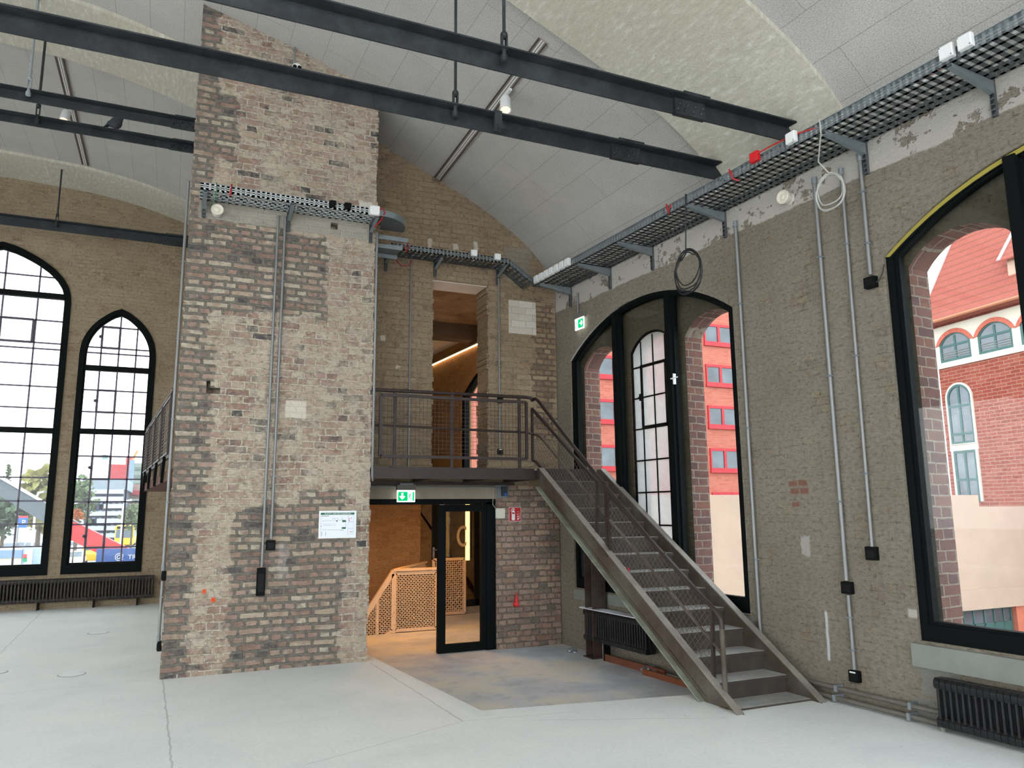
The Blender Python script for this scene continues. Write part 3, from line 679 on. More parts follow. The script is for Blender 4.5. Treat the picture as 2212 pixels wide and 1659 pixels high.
def mesh_panel(poly, T, diag, pitch, r, parent, fmat, wmat, fw=.035):
    """poly: corner points (a, b) of a flat framed wire panel"""
    f = MB(); k = len(poly)
    for i in range(k):
        p, q = poly[i], poly[(i+1) % k]; f.bar(T(*p), T(*q), fw*.8, fw)
    fo = f.build('panel_frame', fmat, parent)
    wv = MB()
    dirs = ((1, 1), (1, -1)) if diag else ((1, 0), (0, 1))
    for dx, dy in dirs:
        L = math.hypot(dx, dy); dx, dy = dx/L, dy/L; nx, ny = -dy, dx
        vals = [a*nx+b*ny for a, b in poly]; t = math.floor(min(vals)/pitch)*pitch+pitch*.5
        while t < max(vals):
            hit = []
            for i in range(k):
                (a0, b0), (a1, b1) = poly[i], poly[(i+1) % k]; v0, v1 = a0*nx+b0*ny-t, a1*nx+b1*ny-t
                if (v0 < 0) != (v1 < 0): u = v0/(v0-v1); hit.append((a0+(a1-a0)*u, b0+(b1-b0)*u))
            hit.sort(key=lambda p: p[0]*dx+p[1]*dy)
            for p, q in zip(hit[::2], hit[1::2]): wv.bar(T(*p), T(*q), r, r)
            t += pitch
    wv.build('wire_mesh', wmat, fo)
M_WIRE = simple('mesh_wire_steel', lin(96, 84, 78), .5, .2, vary=.2, scale=12)
mesh_panel([(4.20, 3.37), (4.20, 2.60), (4.09, 2.57), (2.42, 1.52), (2.36, 2.20)], lambda a, b: R_(a, b), True, .06, .0032, stair, M_RUSTD, M_WIRE)
mesh_panel([(2.11, 2.05), (2.11, 1.33), (.29, .20), (.265, .91)], lambda a, b: R_(a, b), True, .06, .0032, stair, M_RUSTD, M_WIRE)
for y in (3.55, 2.2, 1.0): z = .665*y+.80; MB().tube([R_(y, z-.05), R_(y+.03, z-.10), R_(y+.05, z-.05)], .007, 6).build('rail_hook', M_RUSTD, stair)
# ------------------------------------------------------------------ landing
land = thing('steel_landing', 'brown steel landing with mesh guard rail in front of the tall upper opening', 'landing', (3.6, 10.4, 2.45))
LY = 10.02
MB().sec((2.40, LY, 2.385), (4.82, LY, 2.385), [(-.05, -.08), (.01, -.08), (.01, .08), (-.05, .08), (-.05, .068), (-.004, .068), (-.004, -.068), (-.05, -.068)]).build('front_channel', M_RUSTD, land)
MB().sec((4.82, 9.97, 2.385), (5.72, 9.95, 2.385), [(-.05, -.08), (.01, -.08), (.01, .08), (-.05, .08)]).build('top_step_channel', M_RUSTD, land)
MB().bb((2.38, LY, 2.44), (4.83, BY, 2.46)).bb((4.8, 9.97, 2.44), (5.70, BY, 2.457)).build('deck_plate', M_TREAD, land)
jb = MB()
for x in (2.44, 3.3, 4.1, 4.78): jb.bb((x-.03, LY+.02, 2.30), (x+.03, BY-.002, 2.44))
jb.bb((2.40, BY-.09, 2.26), (4.9, BY-.002, 2.30)); jb.build('joist', M_RUSTD, land)
def L_(a, b): return Vector((a, LY, b))
for x, zt in ((2.715, 3.48), (3.53, 3.49), (4.572, 3.49)):
    MB().bb((x-.021, LY-.012, 2.46), (x+.021, LY+.012, zt)).bb((x-.06, LY-.035, 2.455), (x+.06, LY+.035, 2.467)).build('rail_post', M_RUSTD, land)
MB().tube([(2.39, LY, 3.495), (3.0, LY, 3.50), (4.66, LY, 3.51), (4.75, LY+.02, 3.51), (4.84, LY+.10, 3.505), (4.86, LY+.17, 3.50)], .024, 10).build('handrail', M_RUSTD, land, smooth=True)
MB().tube([(2.41, LY, 3.015), (4.70, LY, 2.99), (4.85, LY+.16, 2.99)], .017, 8).build('mid_rail', M_RUSTD, land, smooth=True)
mesh_panel([(2.51, 3.43), (4.675, 3.43), (4.675, 2.60), (2.51, 2.60)], lambda a, b: Vector((a, LY-.025, b)), False, .056, .0036, land, M_RUSTD, simple('dark_mesh_wire', lin(62, 52, 48), .5, .2), .04)
# H-column under the stair
col = thing('steel_column', 'dark brown steel I-column standing under the stair by the wall', 'column', (5.66, 9.84, -.2))
ct = .6217*(9.84-SY0)-.3
MB().sec((5.66, 9.84, -.19), (5.66, 9.84, ct), [(-.11, -.11), (-.11, .11), (-.095, .11), (-.095, .006), (.095, .006), (.095, .11), (.11, .11), (.11, -.11), (.095, -.11), (.095, -.006), (-.095, -.006), (-.095, -.11)], (1, 0, 0)).build('shaft', M_RUST, col)
MB().bb((5.52, 9.70, -.2), (5.79, 9.98, -.187)).build('base_plate', M_RUST, col)
# ------------------------------------------------------------------ gallery on the tower's left flank (seen edge-on)
gal = thing('side_gallery', 'rusty steel gallery with mesh guard hung on the left flank of the tower', 'gallery', (-.2, 13, 2.4))
g0, g1 = Vector((-.05, 10.9, 0)), Vector((-.52, 16.5, 0))
def G_(t, z, off=0): p = g0+(g1-g0)*t; return Vector((p.x+off, p.y, z))
MB().add([G_(0, 2.44), G_(1, 2.44), Vector((0, 16.5, 2.44)), Vector((0, 10.9, 2.44)), G_(0, 2.30), G_(1, 2.30), Vector((0, 16.5, 2.30)), Vector((0, 10.9, 2.30))], [(0, 1, 2, 3), (7, 6, 5, 4), (0, 4, 5, 1), (1, 5, 6, 2), (2, 6, 7, 3), (3, 7, 4, 0)]).build('deck', simple('rust_red_deck', lin(96, 62, 48), .8), gal)
for i in range(5): MB().bar(G_(i/4, 2.40), G_(i/4, 3.48), .045, .03, (1, 0, 0)).build('rail_post', M_RUSTD, gal)
for i in range(4): MB().bar(G_((i+.5)/4, 2.30, -.03), G_((i+.35)/4, 2.62, -.03), .06, .04, (1, 0, 0)).build('deck_bracket', M_BLACK, gal)
MB().tube([G_(0, 3.5), G_(1, 3.5)], .024, 8).build('handrail', M_RUST, gal)
MB().bar(G_(0, 2.62), G_(1, 2.62), .03, .05).build('toe_rail', M_RUST, gal)
for i in range(4): mesh_panel([(i/4+.02, 3.42), (i/4+.235, 3.42), (i/4+.235, 2.66), (i/4+.02, 2.66)], lambda a, b: G_(a, b, -.02), False, .05, .006, gal, M_RUSTD, M_WIRE, .03)
# ------------------------------------------------------------------ iron tie beams and their hangers
LSEC = [(-.05, -.09), (-.035, -.09), (-.035, .075), (.085, .075), (.085, .09), (-.05, .09)]   # side>0 faces the viewer
def tie_beam(label, Y, z, x0, x1, splice, h=1.0, joint=None):
    b = thing('tie_beam', label, 'beam', (0, Y, z), 'iron tie beams under the vault')
    MB().sec((x0, Y, z), (x1, Y, z), [(a, c*h) for a, c in LSEC]).build('angle_section', M_BEAM, b)
    if splice:
        s0, s1 = splice; m = MB().bb((s0, Y+.0, z-.10*h), (s1, Y+.056, z+.07*h)).bb((s0+.05, Y-.09, z+.09*h), (s1+.0, Y+.05, z+.105*h)); sp_ = m.build('splice_plate', M_BEAM, b)
        n = 4 if s1-s0 > .3 else 3
        for i in range(n):
            for j in (0, 1):
                if s0 < -.2 or True: MB().sphere((s0+(i+.35+.3*j)*(s1-s0)/n, Y-.002, z+(-.05+.06*j)*h), .019, 8, 6).build('rivet', M_BEAM, sp_)
    return b
tie_beam('nearer black iron tie beam crossing the top of the picture', 5.69, 5.825, -9, 6.05, (4.33, 4.70))
t2 = tie_beam('black iron tie beam crossing in front of the tower face', 6.79, 5.845, -9, 5.99, (4.27, 4.65))
MB().bb((2.82, 6.70, 5.73), (2.90, 6.74, 5.95)).bb((2.84, 6.66, 5.74), (2.93, 6.70, 5.78)).build('clamp', M_BEAM, t2)
tie_beam('upper of two black iron beams running behind the tower edge', 11.4, 7.51, -9, .02, (-.33, .01), .75)
tie_beam('lower of two black iron beams running behind the tower edge, bird on it', 12.15, 7.505, -9, .02, (-.36, .01), .67)
tie_beam('farthest black iron tie beam close to the gable wall', 17.35, 7.73, -9, .02, (-.5, .01), 1.1)
def hanger(label, X, Y, z0, mat=M_BEAM, r=.016, zt=None):
    t = thing('hanger_rod', label, 'rod', (X, Y, z0), 'suspension rods of the tie beams')
    zt = zt or vault_z(X, Y)+.02
    MB().tube([(X, Y, z0+.16), (X, Y, zt)], r, 8).build('rod', mat, t, smooth=True)
    m = MB().bb((X-.028, Y-.02, z0+.05), (X-.014, Y+.02, z0+.20)).bb((X+.014, Y-.02, z0+.05), (X+.028, Y+.02, z0+.20)).sphere((X, Y, z0+.2), .034, 10, 6)
    m.build('fork', mat, t, smooth=True)
    MB().lathe([(.02, -.06), (.032, -.055), (.032, .0), (.02, .005), (.02, .06)], (X, Y, z0), (0, 0, 1), 8).build('nut', mat, t)
hanger('dark hanger rod on the beam crossing the tower face', 2.40, 6.74, 5.86)
hanger('dark hanger rod on the nearer beam at the picture top', 2.465, 5.64, 5.84)
q = onY(63, 190, 11.35); hanger('pale grey hanger rod on the upper beam behind the tower', q.x, 11.33, 7.53, simple('pale_painted_iron', lin(140, 148, 150), .5), .018)
q = onY(83, 240, 12.1); hanger('dark hanger rod on the lower beam behind the tower', q.x, 12.08, 7.52, M_BEAM, .018)
q = onY(123, 478, 17.3); hanger('thin dark hanger rod in front of the gable wall', q.x, 17.3, 7.75, M_BEAM, .016)
# pigeon
q = onY(250, 273, 12.08); pz = 7.568; px_ = q.x
pg = thing('pigeon', 'dark grey pigeon sitting on the lower beam left of the tower', 'bird', (px_, 12.08, pz))
bd = MB(); M4 = Matrix.Rotation(math.radians(-24), 3, 'Y')
for c, r, s_ in (((0, 0, .095), .082, (1.05, .95, 1.1)), ((-.045, 0, .07), .062, (1.25, .8, .85)), ((.06, 0, .195), .043, (1, .9, 1)), ((.04, 0, .15), .058, (.9, .9, 1.15))):
    bd.sphere(Vector((px_, 12.08, pz))+Vector(c), r, 14, 10, s_)
MBODY = simple('pigeon_grey', lin(52, 56, 64), .8, vary=.3, scale=30)
ob = bd.build('body', MBODY, pg, smooth=True)
rm = ob.modifiers.new('one_skin', 'REMESH'); rm.mode = 'VOXEL'; rm.voxel_size = .008; rm.use_smooth_shade = True
ob.modifiers.move(len(ob.modifiers)-1, 0)
MB().add([Vector((px_, 12.08, pz))+Vector(v) for v in ((-.07, -.05, .11), (-.07, .05, .11), (-.16, .03, -.01), (-.16, -.03, -.01), (-.07, -.04, .05), (-.07, .04, .05))], [(0, 1, 2, 3), (4, 5, 2, 3), (0, 4, 3), (1, 5, 2), (0, 1, 5, 4)]).build('tail', MBODY, pg)
MB().lathe([(.012, 0), (.008, .02), (.001, .035)], (px_+.098, 12.08, pz+.20), (1, 0, -.3), 8).build('beak', M_BLACK, pg)
mleg = simple('pigeon_leg_red', lin(120, 60, 56), .7)
for yy in (12.05, 12.11): MB().tube([(px_+.01, yy, pz+.04), (px_+.015, yy, pz)], .006, 6).build('leg', mleg, pg)
# ------------------------------------------------------------------ cable trays
M_GALVB = simple('bright_galvanised_steel', lin(178, 187, 189), .5, .1, vary=.08, scale=8)
def tray_run(parent, p, q, side, w, h=.085, mat=M_GALV, outer_up=True, pitch=.09, lanes=5):
    """perforated tray from p to q (outer bottom edge), floor extending w towards side"""
    p, q = Vector(p), Vector(q); d = (q-p); L = d.length; d.normalize(); sd = Vector(side).normalized(); up = Vector((0, 0, 1))
    def T(a, b, c): return p + d*a + sd*b + up*c
    for b in (0, w):     # slotted side flanges: top, bottom and middle webs joined by uprights
        f = MB()
        for c0, c1 in ((0, .022), (.036, .048), (.062, h)): f.bb((0, b-.001, c0), (L, b+.001, c1), T)
        x = 0.0
        while x < L: f.bb((x, b-.001, 0), (min(L, x+.035), b+.001, h), T); x += .06
        f.bb((0, b-.012 if b == 0 else b, h-.002), (L, b if b == 0 else b+.012, h), T)
        f.build('side_flange', mat, parent)
    m = MB(); n = lanes
    for k in range(n+1):
        b = w*k/n; wd = .016 if 0 < k < n else .03
        m.bb((0, max(0, b-wd), -.001), (L, min(w, b+wd), .001), T)
    x = .02
    while x < L: m.bb((x-.022, 0, -.001), (min(L, x+.022), w, .001), T); x += pitch
    m.build('slotted_base', M_GALVD if mat is M_GALV else mat, parent)
    return T
def bracket(label, wall, out, top, length, group='brackets under the cable trays', rail_dn=.32, rail_up=.04, w=.045):
    """wall-fixed cantilever: a tapered arm and a slotted wall rail"""
    wall, out = Vector(wall), Vector(out).normalized(); up = Vector((0, 0, 1)); sd = out.cross(up)
    b = thing('tray_bracket', label, 'bracket', wall, group)
    def T(a, s_, c): return wall + out*a + sd*s_ + up*(top-wall.z+c)
    MB().plate([[(.03, -.115), (.03, -.002), (length, -.002), (length, -.035)]], lambda a, dd, c: T(a, dd, c), -w/2, -w/2+.004).bb((.03, -w/2, -.006), (length, w/2, -.002), T).plate([[(.03, -.118), (.03, -.112), (length, -.032), (length, -.038)]], lambda a, dd, c: T(a, dd, c), -w/2, w/2).build('cantilever_arm', M_GALV, b)
    r = MB()
    for s_ in (-.021, .018): r.bb((.0, s_, -rail_dn), (.035, s_+.003, rail_up), T)
    r.bb((.0, -.02, -rail_dn), (.003, .02, rail_up), T)
    z = -rail_dn
    while z < rail_up-.02: r.bb((.032, -.02, z), (.035, .02, z+.014), T); z += .05
    r.build('wall_rail', M_GALVD, b)
    MB().lathe([(.012, 0), (.012, .01)], T(.09, -w/2-.002, -.04), sd, 6).lathe([(.012, 0), (.012, .01)], T(.13, -w/2-.002, -.07), sd, 6).build('bolt', M_COND, b)
    return b
TZ = 5.45
tr = thing('cable_tray', 'long perforated galvanised cable tray running along the right wall', 'cable tray', W(0, -.3, TZ))
tray_run(tr, W(-7.5, -.61, TZ), W(4.62, -.61, TZ), WN, .57, .10, M_GALV, pitch=.082, lanes=5)
for s, lab in ((-3.6, 'tray bracket on the right wall above the near arched window'), (-2.36, 'tray bracket on the right wall, at the right picture edge'), (-1.11, 'tray bracket on the right wall next to the conduit ending in a black box'),
               (.87, 'tray bracket on the right wall over the lone conduit beside the stair window'), (2.28, 'tray bracket right of the hanging black cable coil'), (3.29, 'tray bracket above the crown of the stair window'), (4.40, 'tray bracket next to the corner exit sign')):
    bracket(lab, W(s, -.003, TZ), -WN, TZ-.004, .60)
tt = thing('cable_tray', 'short light-grey cable tray across the tower face', 'cable tray', (1.2, 9.7, 5.79))
TY = 9.56
tray_run(tt, (.10, TY, 5.79), (2.28, TY, 5.79), (0, 1, 0), .34, .085, M_GALVB, pitch=.085, lanes=3)
bracket('tray bracket at the left end of the tower tray beside the white siren', (.16, 9.935, 5.79), (0, -1, 0), 5.785, .38, rail_dn=.22)
bracket('tray bracket in the middle of the tower tray above twin conduits', (1.20, 9.935, 5.79), (0, -1, 0), 5.785, .38, rail_dn=.26)
bracket('tray bracket at the right end of the tower tray', (2.30, 9.935, 5.79), (0, -1, 0), 5.785, .38, rail_dn=.26)
bd_ = thing('cable_tray_bend', 'quarter-round grey tray bend turning round the right edge of the tower', 'cable tray', (2.5, 9.8, 5.79))
cx_, cy_ = 2.30, 9.98; ro, ri = .42, .08
a_o = [(cx_+.07+ro*math.sin(t*PI/24), cy_-ro*math.cos(t*PI/24)) for t in range(13)]; a_i = [(cx_+.07+ri*math.sin(t*PI/24), cy_-ri*math.cos(t*PI/24)) for t in range(13)]
FLAT = lambda a, dd, c: Vector((a, c, dd))
MB().plate([[(2.28, cy_-ro)] + a_o + [(a_o[-1][0], 10.05), (a_i[-1][0], 10.05)] + a_i[::-1] + [(2.28, cy_-ri)]], FLAT, 5.789, 5.793).build('bend_floor', M_GALVD, bd_)
fo = [(2.28, cy_-ro)] + a_o + [(a_o[-1][0], 10.05)]
m = MB()
for (x0, y0), (x1, y1) in zip(fo, fo[1:]): m.add([(x0, y0, 5.79), (x1, y1, 5.79), (x1, y1, 5.875), (x0, y0, 5.875)], [(0, 1, 2, 3)])
o = m.build('bend_flange', M_GALV, bd_, smooth=True)
# stepped transition at the flank of the tower and the tray on the back wall
st_ = thing('cable_tray_step', 'stack of short grey tray pieces stepping down between tower tray and end wall tray', 'cable tray', (2.6, 10.3, 5.6))
for (za, y0, y1, x1) in ((5.70, 10.02, 10.06, 2.86), (5.60, 10.10, 10.40, 2.80), (5.55, 10.36, 10.40, 2.80)):
    MB().bb((2.385, y0, za-.03), (x1, y1, za)).bb((2.385, y0-.002, za-.06), (x1, y0+.002, za)).build('step_plate', M_GALV, st_)
tb = thing('cable_tray', 'grey cable tray along the end wall above the tall opening', 'cable tray', (3.8, 10.8, 5.75))
tray_run(tb, (2.78, 10.65, 5.755), (4.70, 10.65, 5.755), (0, 1, 0), .34, .085, M_GALV, pitch=.085, lanes=3)
tk = thing('cable_tray_drop', 'sloping grey tray section dropping to the right wall tray', 'cable tray', (4.9, 10.8, 5.6))
tray_run(tk, (4.71, 10.65, 5.75), (5.12, 10.65, 5.47), (0, 1, 0), .34, .085, M_GALV, pitch=.085, lanes=3)
for x, lab in ((2.80, 'tray bracket on the end wall close to the tower'), (3.59, 'tray bracket on the end wall over the left jamb of the opening'), (4.66, 'tray bracket on the end wall where the tray starts to drop')):
    bracket(lab, (x, BY-.003, 5.755), (0, -1, 0), 5.75, .36, rail_dn=.24)
# cables lying in the long tray
def cable(name, label, pts, r, mat, group=None): return tag(MB().tube(pts, r, 6).build(name, mat, smooth=True), label, 'cable', group)
M_ORANGE = simple('orange_cable_sheath', lin(206, 98, 50), .6); M_CW = simple('white_cable_sheath', lin(222, 226, 226), .6); M_CG = simple('grey_cable_sheath', lin(176, 176, 170), .6); M_CK = simple('black_cable_sheath', lin(26, 28, 30), .5); M_CR = simple('red_cable_sheath', lin(178, 36, 34), .5)
def along(o, z, s0=-7.3, s1=4.4, am=.012): return [W(s0+(s1-s0)*i/60, o+am*math.sin(i*1.7+o*9), z+.004*math.sin(i*.9)) for i in range(61)]
cable('cable', 'orange cable lying along the outer edge of the long tray', along(-.585, TZ+.014), .011, M_ORANGE)
cable('cable', 'white cable lying next to the orange one in the long tray', along(-.535, TZ+.014), .012, M_CW)
cable('cable', 'pale grey cable along the middle of the long tray', along(-.40, TZ+.016, -7.3, 4.2, .02), .014, M_CG)
cable('cable', 'pale grey cable on the wall side of the long tray', along(-.22, TZ+.014, -7.3, 3.9, .02), .012, M_CG)
cable('cable', 'thin red cable along the outer edge of the far half of the long tray', along(-.565, TZ+.034, -.2, 4.3), .007, M_CR)
# junction boxes
def jbox(name, label, c, ax, up_, size, mat, group=None, dep=.05, lid=True):
    """square box: c = centre of the face, ax = outward normal"""
    c, ax = Vector(c), Vector(ax).normalized(); up_ = Vector(up_); x = up_.cross(ax).normalized(); u = ax.cross(x)
    def T(a, b, d): return c + x*a + u*b + ax*d
    t = thing(name, label, 'box', c, group); s = size/2
    MB().bb((-s, -s, -dep), (s, s, 0), T).build('box_body', mat, t, bevel=.006)
    lo_ = MB().bb((-s*.92, -s*.92, 0), (s*.92, s*.92, .006), T).build('box_lid', mat, t, bevel=.003)
    for a, b in ((-.8, .8), (.8, -.8)): MB().lathe([(.006, 0), (.006, .003)], T(a*s, b*s, .006), ax, 8).build('lid_screw', M_GREYP, lo_)
    return t
GJ = 'row of small white boxes at the corner end of the long tray'
for i in range(7):
    px, py = 1157+i*10.6, 606-i*5.45
    s = 4.42 - i*.155
    jbox('junction_box', ['first small white junction box of the row, nearest the room corner', 'second small white junction box counted from the room corner', 'third small white junction box counted from the room corner', 'middle small white junction box of the row of seven', 'fifth small white junction box counted from the room corner', 'sixth small white junction box counted from the room corner', 'last small white junction box of the row, farthest from the corner'][i],
         W(s, -.665, TZ+.06), -WN, (0, 0, 1), .115, M_WHITE, GJ)
for px, py, lab in ((1707, 307, 'single white junction box on the long tray where the nearer beam ends'), (2043, 117, 'left one of a pair of white junction boxes high on the long tray'), (2083, 95, 'right one of a pair of white junction boxes high on the long tray')):
    s = onW(px, py, -.67)[0]; jbox('junction_box', lab, W(s, -.672, TZ+.075), -WN, (0, 0, 1), .115, M_WHITE)
s = onW(1628, 347, -.67)[0]; sr = s
jbox('junction_box', 'bright red junction box hanging on the long tray', W(s, -.672, TZ+.085), -WN, (0, 0, 1), .11, M_RED)
def W_(s, o, z): return W(s, o, z)
cable('cable', 'red cable running from the red box along the tray flange', [W(sr-.05, -.66, TZ+.10), W(sr-.2, -.64, TZ+.115), W(sr-.5, -.625, TZ+.11), W(sr-.8, -.60, TZ+.06)], .008, M_CR)
s2 = onW(1580, 385, -.63)[0]
cable('cable', 'red cable loop over the tray flange where the tower beam ends', [W(s2+.05, -.6, TZ+.06), W(s2+.03, -.625, TZ+.12), W(s2, -.635, TZ+.08), W(s2-.02, -.63, TZ-.01), W(s2-.06, -.58, TZ-.04)], .009, M_CR)
s3 = onW(1442, 455, -.63)[0]
cable('cable', 'red cable tie loops over the tray flange above the black coil', [W(s3+.05, -.6, TZ+.07), W(s3+.02, -.627, TZ+.12), W(s3, -.635, TZ+.06), W(s3-.02, -.62, TZ-.03), W(s3-.03, -.627, TZ+.05), W(s3-.06, -.6, TZ+.11)], .009, M_CR)
MB_ = MB()
jbox('junction_box', 'left black box on the tower tray front', (1.70, TY-.045, 5.845), (0, -1, 0), (0, 0, 1), .088, M_BLACK)
jbox('junction_box', 'right black box on the tower tray front', (1.90, TY-.045, 5.845), (0, -1, 0), (0, 0, 1), .088, M_BLACK)
jbox('junction_box', 'white box clamped at the right end of the tower tray', (2.26, TY-.045, 5.84), (0, -1, 0), (0, 0, 1), .13, M_WHITE)
jbox('junction_box', 'white box on the end wall tray over the tall opening', (4.10, 10.60, 5.845), (0, -1, 0), (0, 0, 1), .10, M_WHITE)
jbox('junction_box', 'white box on the end wall tray nearest the sloping drop', (4.50, 10.60, 5.835), (0, -1, 0), (0, 0, 1), .10, M_WHITE)
cable('cable', 'red and white looped cable at the tower end of the quarter-round bend', [(2.30, TY+.03, 5.83), (2.36, TY-.02, 5.90), (2.40, TY-.02, 5.84), (2.36, TY+.06, 5.74), (2.31, TY+.2, 5.70)], .009, M_CR)
cable('cable', 'green earth wire looped over the left end of the tower tray', [(.28, TY+.08, 5.80), (.28, TY-.01, 5.89), (.29, TY-.018, 5.80), (.27, TY+.05, 5.72), (.25, TY+.3, 5.72)], .006, simple('green_earth_sheath', lin(70, 140, 90), .6))
cable('cable', 'red cable looped over the left end of the tower tray', [(.46, TY+.05, 5.82), (.455, TY-.012, 5.90), (.45, TY-.02, 5.84), (.445, TY+.02, 5.76)], .011, M_CR)
cable('cable', 'red looped cable over the end wall tray beside the tower', [(3.03, 10.70, 5.78), (3.03, 10.64, 5.86), (3.05, 10.632, 5.79), (3.02, 10.66, 5.73), (3.0, 10.64, 5.80), (3.0, 10.70, 5.85)], .011, M_CR)
cable('cable', 'thin red cable sagging under the end wall tray beside the tower', [(2.95, 10.98, 5.70), (3.02, 10.94, 5.60), (3.15, 10.94, 5.62), (3.2, 10.97, 5.72)], .007, M_CR)
# hanging coils
def coil(name, label, top, cx, cz, rx, rz, o, n, r, mat, hang, plane):
    pts = list(hang)
    for k in range(n):
        for i in range(24):
            a = PI/2 + 2*PI*i/24; j = 0; w_ = (1.0, .90, .97, .80, .93)[k % 5]
            f = 1 - .34*max(0, math.sin(a))**2; cs = math.copysign(abs(math.cos(a))**(.72 if math.sin(a) < 0 else 1.0), math.cos(a))
            pts.append(plane(cx+(rx*w_+j)*cs*f, o+.012*math.sin(i*.8+k), cz+rz*w_*math.sin(a)+(0, .03, -.015, .05, .01)[k % 5]*(1 if math.sin(a) < .6 else .2)))
    return cable(name, label, pts, r, mat)
o_ = -.62; c0 = onW(1482, 430, o_); c1 = onW(1486, 585, o_)
coil('cable_coil', 'coil of thick black cable hanging from the long tray at the stair window crown', None, c1[0], c1[1], .24, .27, o_, 5, .008, M_CK,
     [W(c0[0]-.02, -.58, TZ+.09), W(c0[0], o_-.005, TZ+.115), W(c0[0], o_-.01, TZ), W(c1[0]+.02, o_, c1[1]+.255)], W)
o_ = -.30; c0 = onW(1773, 283, -.62); c1 = onW(1793, 412, o_)
coil('cable_coil', 'loose coil of thin pale grey cable hanging by the paired conduits', None, c1[0], c1[1], .17, .19, o_, 3, .008, M_CG,
     [W(c0[0]-.02, -.58, TZ+.09), W(c0[0], -.625, TZ+.12), W(c0[0], -.62, TZ-.02), W(c1[0]+.03, o_-.1, c1[1]+.30), W(c1[0], o_, c1[1]+.19)], W)
# ------------------------------------------------------------------ conduits, switch boxes
def conduit(label, pts, r, wall_n, clips, sleeve=None, group='steel conduits on the walls'):
    t = thing('conduit', label, 'conduit', pts[-1], group)
    MB().tube(pts, r, 10).build('pipe', M_COND, t, smooth=True)
    wn = Vector(wall_n)
    for p in clips:
        p = Vector(p); MB().bar(p - wn*(r+.004), p + wn*.0, .05, .014).box(p, (r*2.5, r*2.5, .012)).build('clip', M_GALV, t)
    for p in (sleeve or []):
        p = Vector(p); MB().tube([p-Vector((0, 0, .035)), p+Vector((0, 0, .035))], r*1.28, 10).build('end_sleeve', M_GREYP, t, smooth=True)
    return t
def wcond(label, s, z0, z1, s1=None, r=.019, o=-.03, clips=3, sl=True):
    s1 = s if s1 is None else s1
    P = lambda f: W(s+(s1-s)*f, o, z0+(z1-z0)*f)
    return conduit(label, [P(1), P(0)], r, -WN*-1, [P((i+.6)/(clips+.3)) for i in range(clips)], [P(.992)] if sl else [])
wcond('lone conduit between stair window and the big pier, ending behind the stringer', .68, .42, 5.27, r=.021)
wcond('left conduit of the pair on the pier, running down to a black switch', -.495, 1.16, 5.34, -.49, r=.022)
wcond('short lower conduit between two black switches low on the pier', -.505, .33, 1.02, -.50, r=.019, clips=2, sl=False)
wcond('middle conduit on the pier ending at a square black box near shoulder height', -.812, 1.49, 5.30, -.825, r=.018)
wcond('short conduit high on the pier ending at a black box by the near window', -1.053, 4.10, 5.33, r=.021, clips=2)
def swbox(label, c, ax, w=.10, h=.10, d=.055, strip=False, name='switch_box', cat='switch'):
    c, ax = Vector(c), Vector(ax).normalized(); x = Vector((0, 0, 1)).cross(ax).normalized(); u = Vector((0, 0, 1))
    def T(a, b, dd): return c + x*a + u*b + ax*dd
    t = thing(name, label, cat, c)
    MB().bb((-w/2, -h/2, 0), (w/2, h/2, d), T).build('box_body', M_BLACK, t, bevel=.006)
    MB().bb((-w*.36, -h*.36, d), (w*.36, h*.30, d+.006), T).build('rocker_plate', simple('black_gloss', lin(8, 8, 9), .55, spec=.2), t, bevel=.003)
    if strip: MB().bb((-w*.3, h*.30, d), (w*.3, h*.42, d+.004), T).build('label_strip', M_WHITE, t)['label'] = 'white label strip'
    return t
swbox('black box at the foot of the short high conduit by the near window', W(-1.056, -.002, 4.02), -WN, .115, .11, .07)
swbox('square black box at the foot of the middle conduit on the pier', W(-.805, -.002, 1.43), -WN, .115, .125)
swbox('black double-ended switch halfway down the lower left conduit', W(-.5, -.002, 1.09), -WN, .115, .115)
swbox('lowest black socket on the pier with a white label strip', W(-.507, -.002, .27), -WN, .105, .105, .06, True)
cable('cable', 'short black lead from the high black box to the window frame', [W(-1.09, -.04, 4.0), W(-1.14, -.03, 4.02), W(-1.17, -.01, 4.09), W(-1.19, .0, 4.17)], .006, M_CK)
TF = 9.935
def tcond(label, x0, x1, z0, z1, r=.017, o=.03, clips=3):
    P = lambda f: Vector((x1+(x0-x1)*f, TF-o, z0+(z1-z0)*f))
    return conduit(label, [P(1), P(0)], r, (0, 1, 0), [P((i+.6)/(clips+.3)) for i in range(clips)])
q0, q1 = onY(601, 468, TF), onY(565, 1224, TF); tcond('left one of the twin conduits on the tower, ending at the tall black box', q0.x, q1.x, q1.z, q0.z)
q0, q1 = onY(616, 470, TF), onY(585, 1164, TF); tcond('right one of the twin conduits on the tower, ending at the square black box', q0.x, q1.x, q1.z, q0.z)
swbox('tall narrow black box on the tower at hip height', (1.05, TF, 1.04), (0, -1, 0), .10, .33, .06)
swbox('square black switch on the tower beside the tall black box', (1.147, TF, 1.472), (0, -1, 0), .108, .12, .05)
P_ = lambda x, y: onY(x, y, 9.95)
q0, q1 = P_(809, 500), P_(800, 1028)
conduit('conduit down the right edge of the tower to the landing', [(2.395, 9.93, q0.z), (2.395, 9.93, q1.z+.02), (2.41, 9.97, q1.z-.06)], .017, (-1, 0, 0), [(2.395, 9.93, z) for z in (3.4, 4.3, 5.2)])
conduit('thin horizontal conduit along the lintel above the door', [(2.42, BY-.03, 2.232), (4.55, BY-.03, 2.232), (4.66, BY-.03, 2.22), (4.69, BY-.03, 2.17), (4.69, BY-.03, 2.05)], .012, (0, 1, 0), [(3.0, BY-.03, 2.232), (3.9, BY-.03, 2.232)])
pl = lambda x, y: onX(x, y, -.05) if False else None
